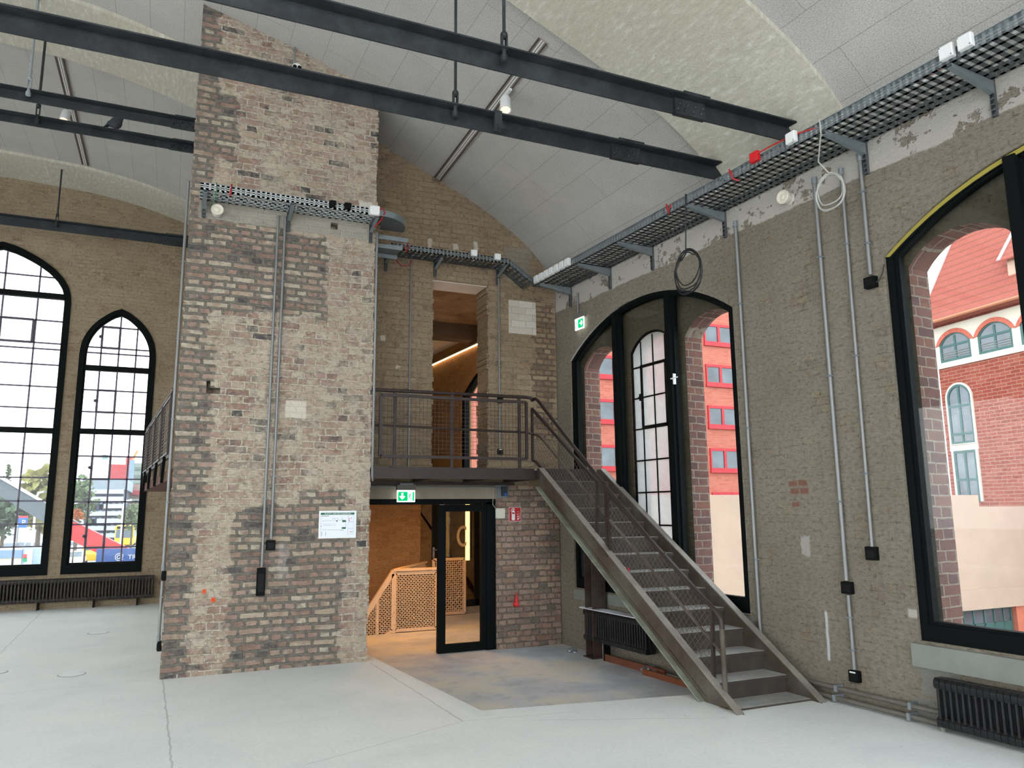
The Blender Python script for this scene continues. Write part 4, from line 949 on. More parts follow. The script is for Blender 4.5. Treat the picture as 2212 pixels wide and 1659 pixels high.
zl = [onY(x, y, 10.08).z for x, y in ((412, 392), (355, 1232), (352, 1255), (344, 1385))]
conduit('conduit down the left edge of the tower above two black sockets', [(-.04, 10.08, zl[0]), (-.04, 10.08, zl[1])], .019, (1, 0, 0), [(-.04, 10.08, z) for z in (2.0, 3.0, 4.0, 5.0)], [(-.04, 10.08, zl[1]+.03)])
conduit('short conduit between two black sockets on the left edge of the tower', [(-.04, 10.08, zl[2]), (-.04, 10.08, zl[3])], .017, (1, 0, 0), [(-.04, 10.08, .9)], [(-.04, 10.08, zl[3]+.03)])
swbox('upper black socket on the left edge of the tower', (-.001, 10.08, (zl[1]+zl[2])/2), (-1, 0, 0), .09, .11, .05)
swbox('lower black socket on the left edge of the tower near the floor', (-.001, 10.08, zl[3]-.055), (-1, 0, 0), .09, .11, .05)
conduit('thin conduit on the end wall left of the tall opening', [onY(888, 560, BY-.03), onY(882, 1007, BY-.03)], .013, (0, 1, 0), [onY(887, y, BY-.03) for y in (700, 850)])
conduit('thin conduit on the end wall right of the tall opening', [onY(1077, 603, BY-.03), onY(1079, 857, BY-.03)], .013, (0, 1, 0), [onY(1078, y, BY-.03) for y in (690, 790)])
conduit('lower thin conduit between two black boxes behind the landing rail', [onY(1079, 875, BY-.03), onY(1079, 968, BY-.03)], .012, (0, 1, 0), [onY(1079, 920, BY-.03)])
q = onY(1079, 865, BY); swbox('upper black box behind the landing rail', (q.x, BY-.001, q.z), (0, -1, 0), .09, .09, .05)
q = onY(1079, 976, BY); swbox('lower black box with white strip behind the landing rail', (q.x, BY-.001, q.z), (0, -1, 0), .085, .09, .05, True)
q = onW(1251, 640); conduit('thin conduit dropping to the corner exit sign', [W(q[0], -.03, 5.30), W(q[0], -.03, 4.96)], .014, WN, [W(q[0], -.03, 5.15)])
# pipes along the foot of the right wall
def skirt(label, o, z, s0, s1, r=.022):
    t = thing('heating_pipe', label, 'pipe', W(s1, o, z), 'heating pipes along the wall foot')
    MB().tube([W(s0, o, z), W(s1, o, z)], r, 10).build('pipe', simple('grey_painted_pipe', lin(96, 92, 84), .6, vary=.15, scale=10), t, smooth=True)
    for s in (-.32, -1.1): MB().bb((s-.015, o-.03, z-.03), (s+.015, -.001, z+.03), W).build('pipe_clip', M_GREYP, t)
    return t
skirt('upper one of two grey heating pipes along the foot of the right wall', -.07, .13, -3.6, .62)
skirt('lower one of two grey heating pipes along the foot of the right wall', -.10, .045, -1.42, .62)
# ------------------------------------------------------------------ sirens, sensor, spotlights
def siren(label, c, ax, r=.075):
    t = thing('siren', label, 'siren', c); ax = Vector(ax)
    MB().lathe([(r*.72, 0), (r*.74, .05), (r, .075), (r, .115), (r*.93, .12), (r*.86, .105), (r*.42, .10), (r*.40, .112), (r*.2, .118), (.001, .118)], c, ax, 24).build('horn', simple('ivory_plastic', lin(218, 212, 196), .5), t, smooth=True)
    MB().lathe([(r*.80, -.004), (r*.8, .008)], c, ax, 20).build('base_ring', M_WHITE, t, smooth=True); return t
q = onY(469, 457, 9.90); siren('round ivory siren at the left end of the tower tray', (q.x, TF, q.z), (0, -1, 0))
q = onW(1692, 426, -.1); siren('round ivory siren on the white plaster of the right wall', W(q[0], -.002, q[1]), -WN, .08)
q = onY(641, 152, 9.9)
sn = thing('motion_sensor', 'white twin-eyed sensor high on the tower face', 'sensor', (q.x, TF, q.z))
sh = [(-.06, -.09), (.06, -.09), (.068, .02), (.05, .085), (0, .105), (-.05, .085), (-.068, .02)]
MB().plate([sh], lambda a, d, b: Vector((q.x+a, TF-d, q.z+b)), 0, .055).build('housing', M_WHITE, sn, bevel=.01)
for a in (-.03, .032): MB().lathe([(.027, 0), (.027, .012), (.015, .016)], (q.x+a, TF-.055, q.z+.035), (0, -1, 0), 16).build('lens', M_BLACK, sn, smooth=True)
MB().bb((q.x-.018, TF-.058, q.z-.075), (q.x+.018, TF-.05, q.z-.06)).build('indicator', M_GREYP, sn)
MB().tube([(q.x-.03, TF-.012, q.z+.09), (q.x-.035, TF-.012, q.z+.35)], .010, 8).build('cable_duct', M_GREYP, sn)
def track(label, x, y0, y1, group):
    z = lambda y: vault_z(x, y)
    dx = .05; sl = (vault_z(x+.05, (y0+y1)/2)-vault_z(x-.05, (y0+y1)/2))/.1; nrm = Vector((-sl, 0, 1)).normalized(); tx = Vector((1, 0, sl)).normalized()
    t = thing('light_track', label, 'light track', (x, y0, z(y0)), group); p, r = Vector((x, y0, z(y0))), Vector((x, y1, z(y1)))
    bk, sd, wt = MB(), MB(), MB()
    up = nrm
    bk.bar(p-nrm*.012, r-nrm*.012, .12, .012, up)
    for a in (-.052, .052): sd.bar(p+tx*a-nrm*.022, r+tx*a-nrm*.022, .018, .02, up)
    for a in (-.012, .018): wt.bar(p+tx*a-nrm*.020, r+tx*a-nrm*.020, .012, .010, up)
    bk.build('slot_back', simple('track_slot_grey', lin(150, 142, 136), .7), t); sd.build('slot_edge', simple('track_dark_edge', lin(74, 62, 58), .6), t); wt.build('busbar', M_WHITE, t)
    return x, z
tx_, tz_ = track('long light track set in the vault above the stair', 3.62, 7.15, 10.98, 'light tracks in the vault')
M_LAMP = emit('warm_lamp_face', (1.0, .55, .36), .9)
def spot(label, px, py, x, Y, group='white track spotlights', tilt=.25):
    zt = vault_z(x, Y); t = thing('spotlight', label, 'spotlight', (x, Y, zt-.03), group)
    MB().bar((x, Y-.12, zt-.05), (x, Y+.08, zt-.05), .035, .03).build('track_adapter', M_WHITE, t)
    MB().tube([(x, Y, zt-.06), (x-.01, Y-.02, zt-.16)], .016, 8).build('neck', M_WHITE, t)
    ax = Vector((-.12, -tilt, -1)).normalized(); b = Vector((x-.03, Y-.02, zt-.12))
    MB().lathe([(.001, 0), (.055, .005), (.068, .03), (.075, .21), (.062, .21), (.06, .18), (.001, .175)], b, ax, 24).build('lamp_body', M_WHITE, t, smooth=True); lb_ = list(t.children)[-1]
    MB().lathe([(.060, 0), (.060, .004)], b+ax*.185, ax, 20).build('lamp_face', M_LAMP, [c for c in t.children if c.name.startswith('lamp_body')][0])['label'] = 'glowing warm lamp face'
    return b, ax
b_, a_ = spot('white cylindrical track spotlight glowing warm above the stair', 1097, 205, 3.64, 8.25)
track('light track set in the vault left of the tower', -2.02, 12.78, 16.9, 'light tracks in the vault')
spot('white track spotlight left of the tower, half hidden by a beam', 147, 245, -2.05, 14.45)
# ------------------------------------------------------------------ signs
M_SGREEN = emit('exit_sign_green', (.0, .36, .10), .75); M_SWHITE = emit('exit_sign_white', (.92, 1, .96), 1.0)
def exit_sign(label, c, ax, w, h, arrow, group='running-man exit signs'):
    c, ax = Vector(c), Vector(ax).normalized(); x = Vector((0, 0, 1)).cross(ax).normalized(); u = Vector((0, 0, 1))
    def T(a, d, b): return c + x*a + u*b + ax*d
    t = thing('exit_sign', label, 'exit sign', c)
    MB().bb((-w*.53, -.03, h*.52), (w*.53, .03, h*.98), T).build('housing', simple('sign_housing_grey', lin(106, 104, 98), .6), t, bevel=.004)
    lp_ = MB().bb((-w/2, -.008, -h/2), (w/2, .008, h*.52), T).build('light_panel', M_SWHITE, t); lp_['label'] = 'glowing white panel'
    g = MB().bb((-w*.45, .009, -h*.40), (w*.45, .011, h*.38), T); g.build('green_field', M_SGREEN, lp_)['label'] = 'green sign field'
    m = MB(); d0, d1 = .012, .0135
    k = 1 if arrow == 'down' else -1
    ax_ = -w*.22*k; mx = w*.23*k
    if arrow == 'down': m.plate([[(ax_-.055*w, h*.28), (ax_+.055*w, h*.28), (ax_+.055*w, -h*.02), (ax_+.15*w, h*.04), (ax_+.15*w, -h*.06), (ax_, -h*.30), (ax_-.15*w, -h*.06), (ax_-.15*w, h*.04), (ax_-.055*w, -h*.02)]], T, d0, d1)
    else: m.plate([[(ax_-.15*w, h*.06), (ax_+.02*w, h*.06), (ax_-.02*w, h*.24), (ax_+.05*w, h*.24), (ax_+.17*w, 0), (ax_+.05*w, -h*.24), (ax_-.02*w, -h*.24), (ax_+.02*w, -h*.06), (ax_-.15*w, -h*.06)]], T, d0, d1)
    m.build('arrow', M_SWHITE, lp_)
    MB().bb((mx-.15*w, d0, -h*.40), (mx+.12*w, d1, h*.38), T).build('door_symbol', M_SWHITE, lp_)
    f = MB()
    def limb(p, q, r): 
        p, q = Vector(p), Vector(q); n_ = Vector((-(q-p).y, (q-p).x)).normalized()*r
        f.plate([[tuple(p+n_), tuple(p-n_), tuple(q-n_), tuple(q+n_)]], T, .0145, .0155)
    o = mx-.02*w; r = .018*w
    f.lathe([(.03*w, 0), (.03*w, .001)], T(o+.03*w, .0145, h*.27), ax, 10)
    limb((o+.02*w, h*.2), (o-.03*w, -h*.05), .028*w); limb((o-.03*w, -h*.05), (o+.06*w, -h*.16), r); limb((o+.06*w, -h*.16), (o+.03*w, -h*.33), r)
    limb((o-.03*w, -h*.05), (o-.06*w, -h*.22), r); limb((o-.06*w, -h*.22), (o-.14*w, -h*.24), r); limb((o+.02*w, h*.15), (o+.10*w, h*.06), r*.8); limb((o+.01*w, h*.16), (o-.08*w, h*.08), r*.8)
    f.build('running_figure', M_SGREEN, lp_)
q = onY(877, 1072, 10.93); exit_sign('lit green exit sign with down arrow above the glazed door', (q.x, 10.93, q.z), (0, -1, 0), .27, .17, 'down')
struct('trim_9', MB().bb((q.x-.1, 10.9, q.z+.16), (q.x+.1, BY-.02, q.z+.19)), M_GREYP)
q = onW(1251, 699, -.06); exit_sign('lit green exit sign with right arrow in the room corner', W(q[0], -.05, q[1]), -WN, .25, .18, 'right')
def mesh_text(ob, parent):      # lettering turned into an ordinary mesh part
    dg = bpy.context.evaluated_depsgraph_get(); dg.update()
    me = bpy.data.meshes.new_from_object(ob.evaluated_get(dg)); mat = ob.data.materials[0]
    o = bpy.data.objects.new('lettering', me); C.objects.link(o); o.matrix_world = Matrix.Translation(ob.location) @ ob.rotation_euler.to_matrix().to_4x4()
    M = o.matrix_world.copy(); me.transform(M); o.matrix_world = Matrix.Identity(4)
    if not me.materials: me.materials.append(mat)
    bpy.data.objects.remove(ob); return put(o, parent)
# escape plan
t = thing('escape_plan', 'framed white escape plan with green title bar on the tower', 'notice', (1.96, TF, 1.71))
def T(a, d, b): return Vector((1.96+a, TF-d, 1.711+b-.012*a*0))
w2, h2 = .237, .172
MB().plate([[(-w2, -h2), (w2, -h2), (w2, h2), (-w2, h2)], [(-w2+.018, -h2+.018), (w2-.018, -h2+.018), (w2-.018, h2-.018), (-w2+.018, h2-.018)]], T, 0, .018).build('frame', simple('silver_frame', lin(205, 210, 212), .35, .4), t)
MB().bb((-w2+.01, .004, -h2+.01), (w2-.01, .008, h2-.01), T).build('paper', simple('plan_paper', lin(232, 238, 246), .6), t); pp_ = C.objects['paper']
PG = simple('plan_green', lin(24, 92, 58), .6); PK = simple('plan_ink', lin(70, 76, 84), .7); PR = simple('plan_red', lin(196, 60, 66), .6); PB = simple('plan_blue_line', lin(120, 132, 180), .7)
MB().bb((-w2+.022, .009, .122), (w2-.024, .0095, .147), T).build('title_bar', PG, pp_)
cu = bpy.data.curves.new('title_text', 'FONT'); cu.body = 'FLUCHT- UND RETTUNGSPLAN'; cu.size = .0235; cu.align_x = 'CENTER'; cu.align_y = 'CENTER'
ob = bpy.data.objects.new('title_text', cu); C.objects.link(ob); ob.location = T(0, .0102, .1345); ob.rotation_euler = (PI/2, 0, 0); cu.materials.append(simple('title_white', lin(240, 244, 240), .6)); mesh_text(ob, pp_)
pl_ = MB()
def seg(a, b, r=.0011): pl_.plate([[(a[0], a[1]-r), (b[0], b[1]-r), (b[0], b[1]+r), (a[0], a[1]+r)]] if abs(a[0]-b[0]) > .003 else [[(a[0]-r, a[1]), (a[0]+r, a[1]), (b[0]+r, b[1]), (b[0]-r, b[1])]], T, .009, .0095)
for sgn, z0 in ((1, .045), (-1, -.062)):
    for i in range(9):
        x0 = -.19+.031*i; seg((x0, z0+sgn*.0013*i), (x0+.022, z0+sgn*.0013*(i+.7)), .0014)
seg((.105, -.05), (.105, .05)); 
for i in range(9): seg((-.175+.018*i, -.012), (-.175+.018*i, .016), .0006)
seg((-.175, -.012), (-.02, -.012), .0006)
for x_, z_ in ((-.06, .073), (-.035, .073), (0, .073), (.055, .073), (-.205, -.02), (.055, -.075)): pl_.bb((x_-.004, .009, z_-.004), (x_+.004, .0095, z_+.004), T)
for i in range(4): pl_.bb((-.20, .009, -.10-.011*i), (-.192, .0095, -.094-.011*i), T); pl_.bb((-.15, .009, -.10-.011*i), (-.142, .0095, -.094-.011*i), T)
for z_ in (.108, .102): pl_.bb((-.205, .009, z_), (-.11, .0095, z_+.0025), T)
pl_.build('plan_drawing', PK, pp_)
MB().bb((.058, .009, .028), (.106, .0095, .052), T).bb((.055, .009, -.058), (.106, .0095, -.036), T).lathe([(.009, 0), (.009, .0005)], T(-.01, .009, .042), (0, -1, 0), 12).build('escape_areas', PG, pp_)
lg = MB()
for z0, z1 in ((.035, .112), (-.05, .028), (-.125, -.058)):
    for a, b in (((.135, z0), (.205, z0)), ((.135, z1), (.205, z1)), ((.135, z0), (.135, z1)), ((.205, z0), (.205, z1))): lg.bb((min(a[0], b[0])-.0008, .009, min(a[1], b[1])-.0008), (max(a[0], b[0])+.0008, .0095, max(a[1], b[1])+.0008), T)
lg.build('legend_boxes', PB, pp_)
rd = MB()
for x_, z_ in ((.148, .075), (.148, .058), (.148, .045), (.175, .075)): rd.bb((x_-.005, .009, z_-.005), (x_+.005, .0095, z_+.005), T)
for x_ in (.165, .185): rd.bb((x_-.007, .009, -.1), (x_+.007, .0095, -.092), T)
rd.build('legend_symbols', PR, pp_)
# extinguisher sign
FS = (4.938, BY-.004, 1.81)
t = thing('fire_sign', 'red fire extinguisher sign on bricks right of the door', 'sign', FS)
def T(a, d, b): return Vector((FS[0]+a, FS[1]-d, FS[2]+b))
MB().bb((-.104, 0, -.11), (.104, .004, .11), T).build('sign_border', M_WHITE, t)
MB().bb((-.098, .004, -.104), (.098, .0055, .104), T).build('red_field', simple('signal_red', lin(176, 22, 30), .5), t); rf_ = C.objects['red_field']
b = MB().plate([[(-.058, -.09), (-.002, -.09), (-.002, .035), (-.012, .055), (-.022, .06), (-.022, .078), (-.036, .078), (-.036, .06), (-.05, .055), (-.058, .035)]], T, .006, .007)
b.plate([[(-.075, .045), (-.066, .072), (-.045, .092), (-.012, .092), (-.004, .07), (-.014, .066), (-.02, .08), (-.044, .08), (-.058, .066), (-.066, .043)]], T, .006, .007).build('extinguisher_symbol', M_WHITE, rf_)
MB().bb((-.05, .0072, .005), (-.01, .0078, .03), T).build('symbol_band', simple('signal_red_dark', lin(150, 20, 28), .5), t)
f = MB()
for k in range(4):
    z0 = -.085+.032*k; f.plate([[(.03, z0+.012), (.045, z0-.004+.01*k), (.07, z0+.012+.006*k), (.09, z0+.05), (.062, z0+.022), (.048, z0+.03)]], T, .006, .007)
f.build('flame_symbol', M_WHITE, rf_)
t = thing('access_panel', 'square cream access cover between door frame and fire sign', 'panel', (4.69, BY, 1.83))
MB().bb((4.608, BY-.012, 1.747), (4.77, BY-.001, 1.905)).build('cover', simple('cream_cover', lin(206, 204, 188), .6), t, bevel=.003)
for x_, z_ in ((4.62, 1.758), (4.758, 1.758), (4.62, 1.893), (4.758, 1.893)): MB().lathe([(.006, 0), (.006, .003)], (x_, BY-.012, z_), (0, -1, 0), 8).build('cover_screw', M_GREYP, t)
q = onY(1084, 1062, BY)
t = thing('wall_socket', 'grey wall socket box with blue cap under the landing', 'socket', (q.x, BY, q.z))
MB().bb((q.x-.09, BY-.03, q.z-.10), (q.x+.09, BY-.001, q.z+.13)).build('back_plate', M_GREYP, t, bevel=.005)
MB().bb((q.x-.03, BY-.09, q.z-.07), (q.x+.06, BY-.03, q.z+.08)).build('socket_body', simple('dark_blue_socket', lin(34, 48, 62), .5), t, bevel=.006)
MB().lathe([(.028, 0), (.028, .02), (.02, .024)], (q.x+.02, BY-.09, q.z-.045), (0, -1, 0), 14).build('socket_cap', simple('blue_cap', lin(36, 92, 160), .5), t)
cable('cable', 'thin cable loop from the grey socket down to the access cover', [(q.x-.06, BY-.02, q.z+.12), (q.x-.15, BY-.02, q.z+.05), (q.x-.16, BY-.015, q.z-.2), (q.x-.10, BY-.012, q.z-.27)], .005, M_CG)
t = thing('extinguisher_hook', 'small red plastic horn-shaped extinguisher fitting on the bricks below the fire sign', 'fitting', (4.93, BY, .42))
MB().lathe([(.045, 0), (.05, .03), (.036, .05), (.028, .11), (.013, .16), (.012, .2), (.001, .205)], (4.93, BY-.05, .42), (.01, .02, 1), 14).build('horn', M_RED, t, smooth=True)
MB().bb((4.89, BY-.03, .44), (4.96, BY-.001, .47)).build('wall_clip', M_RED, t)
MB().lathe([(.046, 0), (.046, .012)], (4.93, BY-.05, .445), (0, 0, 1), 14).build('white_band', M_WHITE, t)['label'] = 'white band'
t = tag(MB().bb((4.859, BY-.006, 4.72), (5.355, BY+.05, 5.28)).build('block_infill', brick_mat('white_block_infill', [lin(206, 198, 184), lin(214, 207, 194), lin(200, 190, 176)], lin(170, 160, 146), row=.113, width=.26, gap=.004, smear=0, header=False, distort=.001, bump=.25, grain=.15, pits=0, k=.85)), 'infill of pale sand-lime blocks in the end wall under the tray', 'masonry')
# ------------------------------------------------------------------ radiators
M_RAD = simple('radiator_gunmetal', lin(40, 40, 42), .35, .5, vary=.2, scale=10); M_RADL = simple('radiator_dark_bronze', lin(52, 48, 46), .4, .4, vary=.2, scale=10)
def radiator(label, origin, dirv, out, z0, z1, n, pitch, mat, cols=3, depth=.14, cap=None):
    origin, dv, ov = Vector(origin), Vector(dirv).normalized(), Vector(out).normalized(); t = thing('radiator', label, 'radiator', origin+Vector((0, 0, z0)), 'cast column radiators')
    def P(a, o, z): return origin + dv*a + ov*o + Vector((0, 0, z))
    m = MB(); r = pitch*.27
    for k in range(cols):
        o = depth*(k+.5)/cols
        m.tube([P(0, o, z0+.05), P(0, o, z1-.05)], r, 8)
    hw = pitch*.46
    for za, zb in ((z1-.085, z1), (z0, z0+.08)):
        prof = [(0.012, 0), (depth-.012, 0), (depth, .02), (depth, (zb-za)-.025), (depth-.025, zb-za), (.025, zb-za), (0, (zb-za)-.025), (0, .02)]
        m.plate([prof], lambda a, d, b: P(d, a, za+b), -hw, hw)
    base = m.build('section', mat, t, smooth=True)
    for i in range(1, n):
        c = base.copy(); C.objects.link(c); put(c, t); c.location = dv*(pitch*i)
    MB().tube([P(-.03, depth*.5, z0+.04), P(pitch*n, depth*.5, z0+.04)], .014, 8).build('connecting_tube', mat, t)
    return t, P
xs = onY(329, 1266, GY-.25).x; zt_, zb2 = onY(329, 1243, GY-.25).z, onY(329, 1291, GY-.25).z
rl, P = radiator('long dark column radiator under the pointed gable windows', (xs, GY-.05, 0), (-1, 0, 0), (0, -1, 0), zb2, zt_, 58, .0615, M_RADL)
for k in (4, 17, 33, 50): MB().bb((xs-.0615*k-.04, GY-.18, 0), (xs-.0615*k-.01, GY-.02, zb2+.01)).build('foot', M_BLACK, rl)
rr, P = radiator('dark column radiator under the near arched window at the right picture edge', W(-1.44, -.06, 0), -WD, -WN, .045, .435, 24, .0525, M_RAD)
MB().tube([W(-1.42, -.13, .1), W(-1.42, -.13, .0)], .022, 10).build('inlet_pipe', simple('grey_inlet', lin(120, 120, 112), .6), rr)
ru, P = radiator('dark column radiator on the wall behind the stair flight', W(3.86, -.10, 0), -WD, -WN, .03, .46, 26, .056, M_RAD, depth=.16)
MB().bb((3.80, -.28, .462), (3.95, -.09, .478), W).bb((2.2, -.28, .462), (3.8, -.09, .474), W).build('top_cover', simple('white_dusty_cover', lin(206, 208, 214), .6), ru)['label'] = 'dusty white top cover'
MB().tube([W(3.5, -.17, .05), W(3.5, -.17, -.2)], .026, 10).build('supply_pipe', M_COND, ru); 
MB().bb((3.42, -.22, -.2), (3.45, -.12, .04), W).build('foot', M_BLACK, ru)
# things lying about
tag(MB().bar(W(3.42, -.20, -.155), W(2.15, -.19, -.155), .03, .09).build('plank', simple('varnished_plank', lin(112, 64, 44), .5, vary=.12, scale=6)), 'longer red-brown varnished plank lying along the wall under the stair', 'plank')
tag(MB().bar(W(2.45, -.30, -.165), W(1.2, -.30, -.165), .035, .07).build('plank', simple('varnished_plank_orange', lin(124, 68, 42), .5, vary=.12, scale=6)), 'shorter orange-brown plank overlapping the longer one under the stair', 'plank')
M_FOIL = simple('silver_foil', lin(176, 186, 190), .3, .8)
def litter(label, px, py, r, z=-.2, mat=M_FOIL):
    q = onZ(px, py, z); m = MB(); m.sphere((q.x, q.y, z+r*.5), r, 10, 8, (1.4, 1, .55))
    for i, v in enumerate(m.v): v += Vector((random.uniform(-1, 1), random.uniform(-1, 1), random.uniform(-.2, .6)))*r*.28; v.z = max(v.z, z+.001)
    return tag(m.build('foil_scrap', mat), label, 'litter')
litter('crumpled foil scrap on the recess floor near the room corner', 1236, 1409, .06)
litter('larger crumpled foil scrap beside the planks under the stair', 1402, 1453, .08)
litter('smaller crumpled foil scrap touching the plank end under the stair', 1420, 1458, .06)
q = S(.05, 2.16-.35, .378+.78)
rt = thing('red_tag', 'small red tag lying on the stair stringer', 'tag', S(.06, 1.83, 1.14)); MB().box(S(.06, 1.83, 1.165), (.03, .07, .05)).build('tag_body', M_RED, rt, bevel=.008); MB().box(S(.06, 1.90, 1.19), (.012, .06, .012)).build('tag_strap', M_WHITE, rt)
def fcover(label, px, py, r):
    q = onZ(px, py, 0); t = thing('floor_cover', label, 'floor cover', (q.x, q.y, 0), 'round floor covers')
    MB().lathe([(r, 0), (r, .002), (r-.012, .003), (r-.012, 0)], (q.x, q.y, 0), (0, 0, 1), 40).build('rim', simple('cover_rim', lin(120, 122, 128), .5, .4), t)
    MB().lathe([(r-.013, 0), (r-.013, .004), (.001, .004)], (q.x, q.y, 0), (0, 0, 1), 40).build('lid', simple('cover_lid', lin(214, 220, 220), .5), t)
fcover('nearer round pale floor cover on the open floor left of the tower', 155, 1457, .15)
fcover('farther round pale floor cover behind the nearer one', 212, 1367, .155)
fcover('round floor cover cut off by the left picture edge', -12, 1453, .14)
# ------------------------------------------------------------------ stair hall balustrade
M_LAT = simple('cream_perforated_sheet', lin(226, 196, 160), .6)
def perf_panel(name, parent, p, q, z0, z1, z1b=None, z0b=None, pitch=.062):
    """sheet with diamond holes between p and q, built as a lattice"""
    p, q = Vector((p[0], p[1], 0)), Vector((q[0], q[1], 0)); L = (q-p).length; d = (q-p)/L
    z1b = z1 if z1b is None else z1b; z0b = z0 if z0b is None else z0b
    def T(a, b): return p + d*a + Vector((0, 0, b))
    mesh_panel([(0, z0), (L, z0b), (L, z1b), (0, z1)], T, True, pitch*.72, .026, parent, M_LAT, M_LAT, .055)
t = thing('stairwell_balustrade', 'cream perforated-metal balustrade round the stairwell, warm lit', 'balustrade', (3.9, 13.33, -.2))
perf_panel('p', t, (3.66, 13.33), (4.42, 13.33), -.16, .80)
perf_panel('p', t, (3.64, 13.36), (4.75, 15.1), -.1, .80)
perf_panel('p', t, (3.62, 13.32), (3.02, 13.32), -.15, .80, -.10, -.55)
MB().bar((3.62, 13.33, .86), (4.47, 13.33, .86), .09, .04).bar((3.62, 13.33, .86), (3.0, 13.33, -.05), .07, .04).bar((3.66, 13.36, .86), (4.78, 15.1, .86), .07, .035).build('top_rail', M_LAT, t)
for x in (3.64, 4.44): MB().bb((x-.03, 13.30, -.2), (x+.03, 13.36, .86)).build('baluster_post', M_LAT, t)
for x in (3.35, 3.1): MB().bb((x-.02, 13.30, -.2), (x+.02, 13.36, .86-(3.62-x)*1.47)).build('baluster_post', M_LAT, t)
pa_ = onY(946, 1266, 15.05); pb_ = onY(1003, 1266, 15.05)
t = thing('landing_screen', 'pale perforated screen seen through the fixed door pane', 'screen', (pa_.x+.3, 15.05, -.2))
perf_panel('p', t, (pa_.x-.1, 15.05), (pb_.x, 15.05), -.16, onY(970, 1208, 15.05).z, pitch=.085)
tu = onY(1010, 1100, 14.6); tl_ = onY(1010, 1210, 14.6)
t = thing('light_tube', 'vertical glowing amber light tube in the stair hall', 'lamp', (tu.x, 14.6, tl_.z))
MB().tube([(tu.x, 14.6, tl_.z), (tu.x, 14.6, 2.24)], .045, 12).build('tube', emit('amber_tube', (1, .50, .12), 2.2), t)
MB().tube([(tu.x+.07, 14.62, tl_.z+.05), (tu.x+.07, 14.62, 2.24)], .022, 8).build('tube_back', M_BLACK, t)
pts = []
cq = onY(1000, 1158, 14.6)
for k in range(3):
    for i in range(20): a = 2*PI*i/20; pts.append((cq.x+(.13-.015*k)*math.cos(a), 14.58, cq.z+(.2-.02*k)*math.sin(a)))
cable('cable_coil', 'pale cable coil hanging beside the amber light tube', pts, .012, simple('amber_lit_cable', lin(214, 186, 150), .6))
struct('trim_10', MB().plate([[(4.75+.1*i+d_, z_) for d_, z_ in ((0, -.2),)][0:1] + [(6.5, -.2), (6.5, 2.3), (4.75, 2.3)]], Yf(16.45), 0, .05), simple('board_concrete', lin(150, 128, 100), .9, vary=.25, scale=6))
# LED strip of the upper room
t = thing('light_strip', 'thin warm light strip along the wall of the upper room', 'lamp', W(9, -.05, 5.2))
MB().bb((7.2, -.05, 5.20), (11.35, -.02, 5.214), W).build('diffuser', emit('warm_strip', (1, .58, .28), 2.5), t)
MB().bb((7.2, -.055, 5.226), (11.35, -.0, 5.25), W).build('profile', M_GALV, t)
# ------------------------------------------------------------------ outside, seen through the panes
struct('ground', MB().bb((-160, 19, -3.0), (120, 420, -2.7)), simple('asphalt', lin(140, 139, 138), .9, vary=.1, scale=.3), 'grey street surface beyond the gable windows')
struct('ground', MB().bb((7.2, -30, -3), (140, 18.9, -2.7)), simple('yard_paving', lin(170, 160, 150), .9, vary=.1, scale=.5), 'pale courtyard paving beyond the right wall')
M_WINF = simple('red_window_frame', lin(186, 40, 52), .5); M_WGL = simple('far_window_glass', lin(84, 92, 102), .12, .0, vary=.45, scale=.7, spec=.9); M_TEALF = simple('teal_window_frame', lin(58, 98, 96), .5)
# salmon office block
SB = brick_mat('salmon_facing', [lin(200, 118, 102), lin(206, 126, 110), lin(194, 112, 97)], lin(208, 136, 120), k=.88, row=.16, width=.5, gap=.012, smear=0, bump=.1, distort=.004, header=False, grain=.1, pits=0)
t = thing('office_building', 'salmon brick office block with bright red window bands, seen through the stair window', 'building', (35, 46, -2.7))
MB().bb((20, 46.1, -2.7), (60, 58, 24)).build('wall', SB, t)
rows = [(1.55, 3.15), (4.72, 6.42), (8.02, 9.66), (11.25, 12.85), (14.45, 16.06), (17.65, 19.3)]
for zb, ztop in rows:
    for x0 in (24.0, 27.0, 33.4, 36.7, 39.6):
        wd_ = 2.75
        if x0 == 27.0: wd_ = 3.1
        m = MB(); n = 2
        m.plate([[(x0, zb), (x0+wd_, zb), (x0+wd_, ztop), (x0, ztop)]] + [[(x0+wd_*(k+.08)/n, zb+.22), (x0+wd_*(k+.92)/n, zb+.22), (x0+wd_*(k+.92)/n, ztop-.2), (x0+wd_*(k+.08)/n, ztop-.2)] for k in range(n)], Yf(46), -.02, .1)
        m.bb((x0-.05, 45.93, zb-.14), (x0+wd_+.05, 46.09, zb)); w_ = m.build('window', M_WINF, t)
        p = MB().bb((x0+.05, 46.05, zb+.1), (x0+wd_-.05, 46.09, ztop-.1)).build('pane', M_WGL, w_)
# beige annex
BG = simple('beige_render', lin(190, 164, 148), .9, vary=.06, scale=.8, dirt=(lin(160, 144, 126), .5))
t = thing('annex_building', 'low beige rendered annex with glazed green garage front in the yard', 'building', (22, 18, -2.7))
MB().bb((10, 18.0, -.9), (25.9, 18.8, 2.28)).bb((25.9, 18.0, -.9), (31, 18.8, 1.88)).bb((10, 17.9, -1.56), (31, 18.8, -.9)).build('wall', BG, t)
MB().bb((10, 18.3, -2.7), (31, 18.8, -1.5)).bb((27.25, 18.0, -2.7), (29, 18.6, -1.55)).build('base_wall', simple('annex_brick', lin(206, 118, 94), .9, vary=.12, scale=3), t)
gd = MB()
for x in (24.2, 24.75, 25.25, 25.8, 26.3, 26.8, 27.2): gd.bb((x-.03, 18.16, -2.7), (x+.03, 18.26, -1.56))
for z in (-2.66, -2.1, -1.6): gd.bb((24.2, 18.16, z-.03), (27.2, 18.26, z+.03))
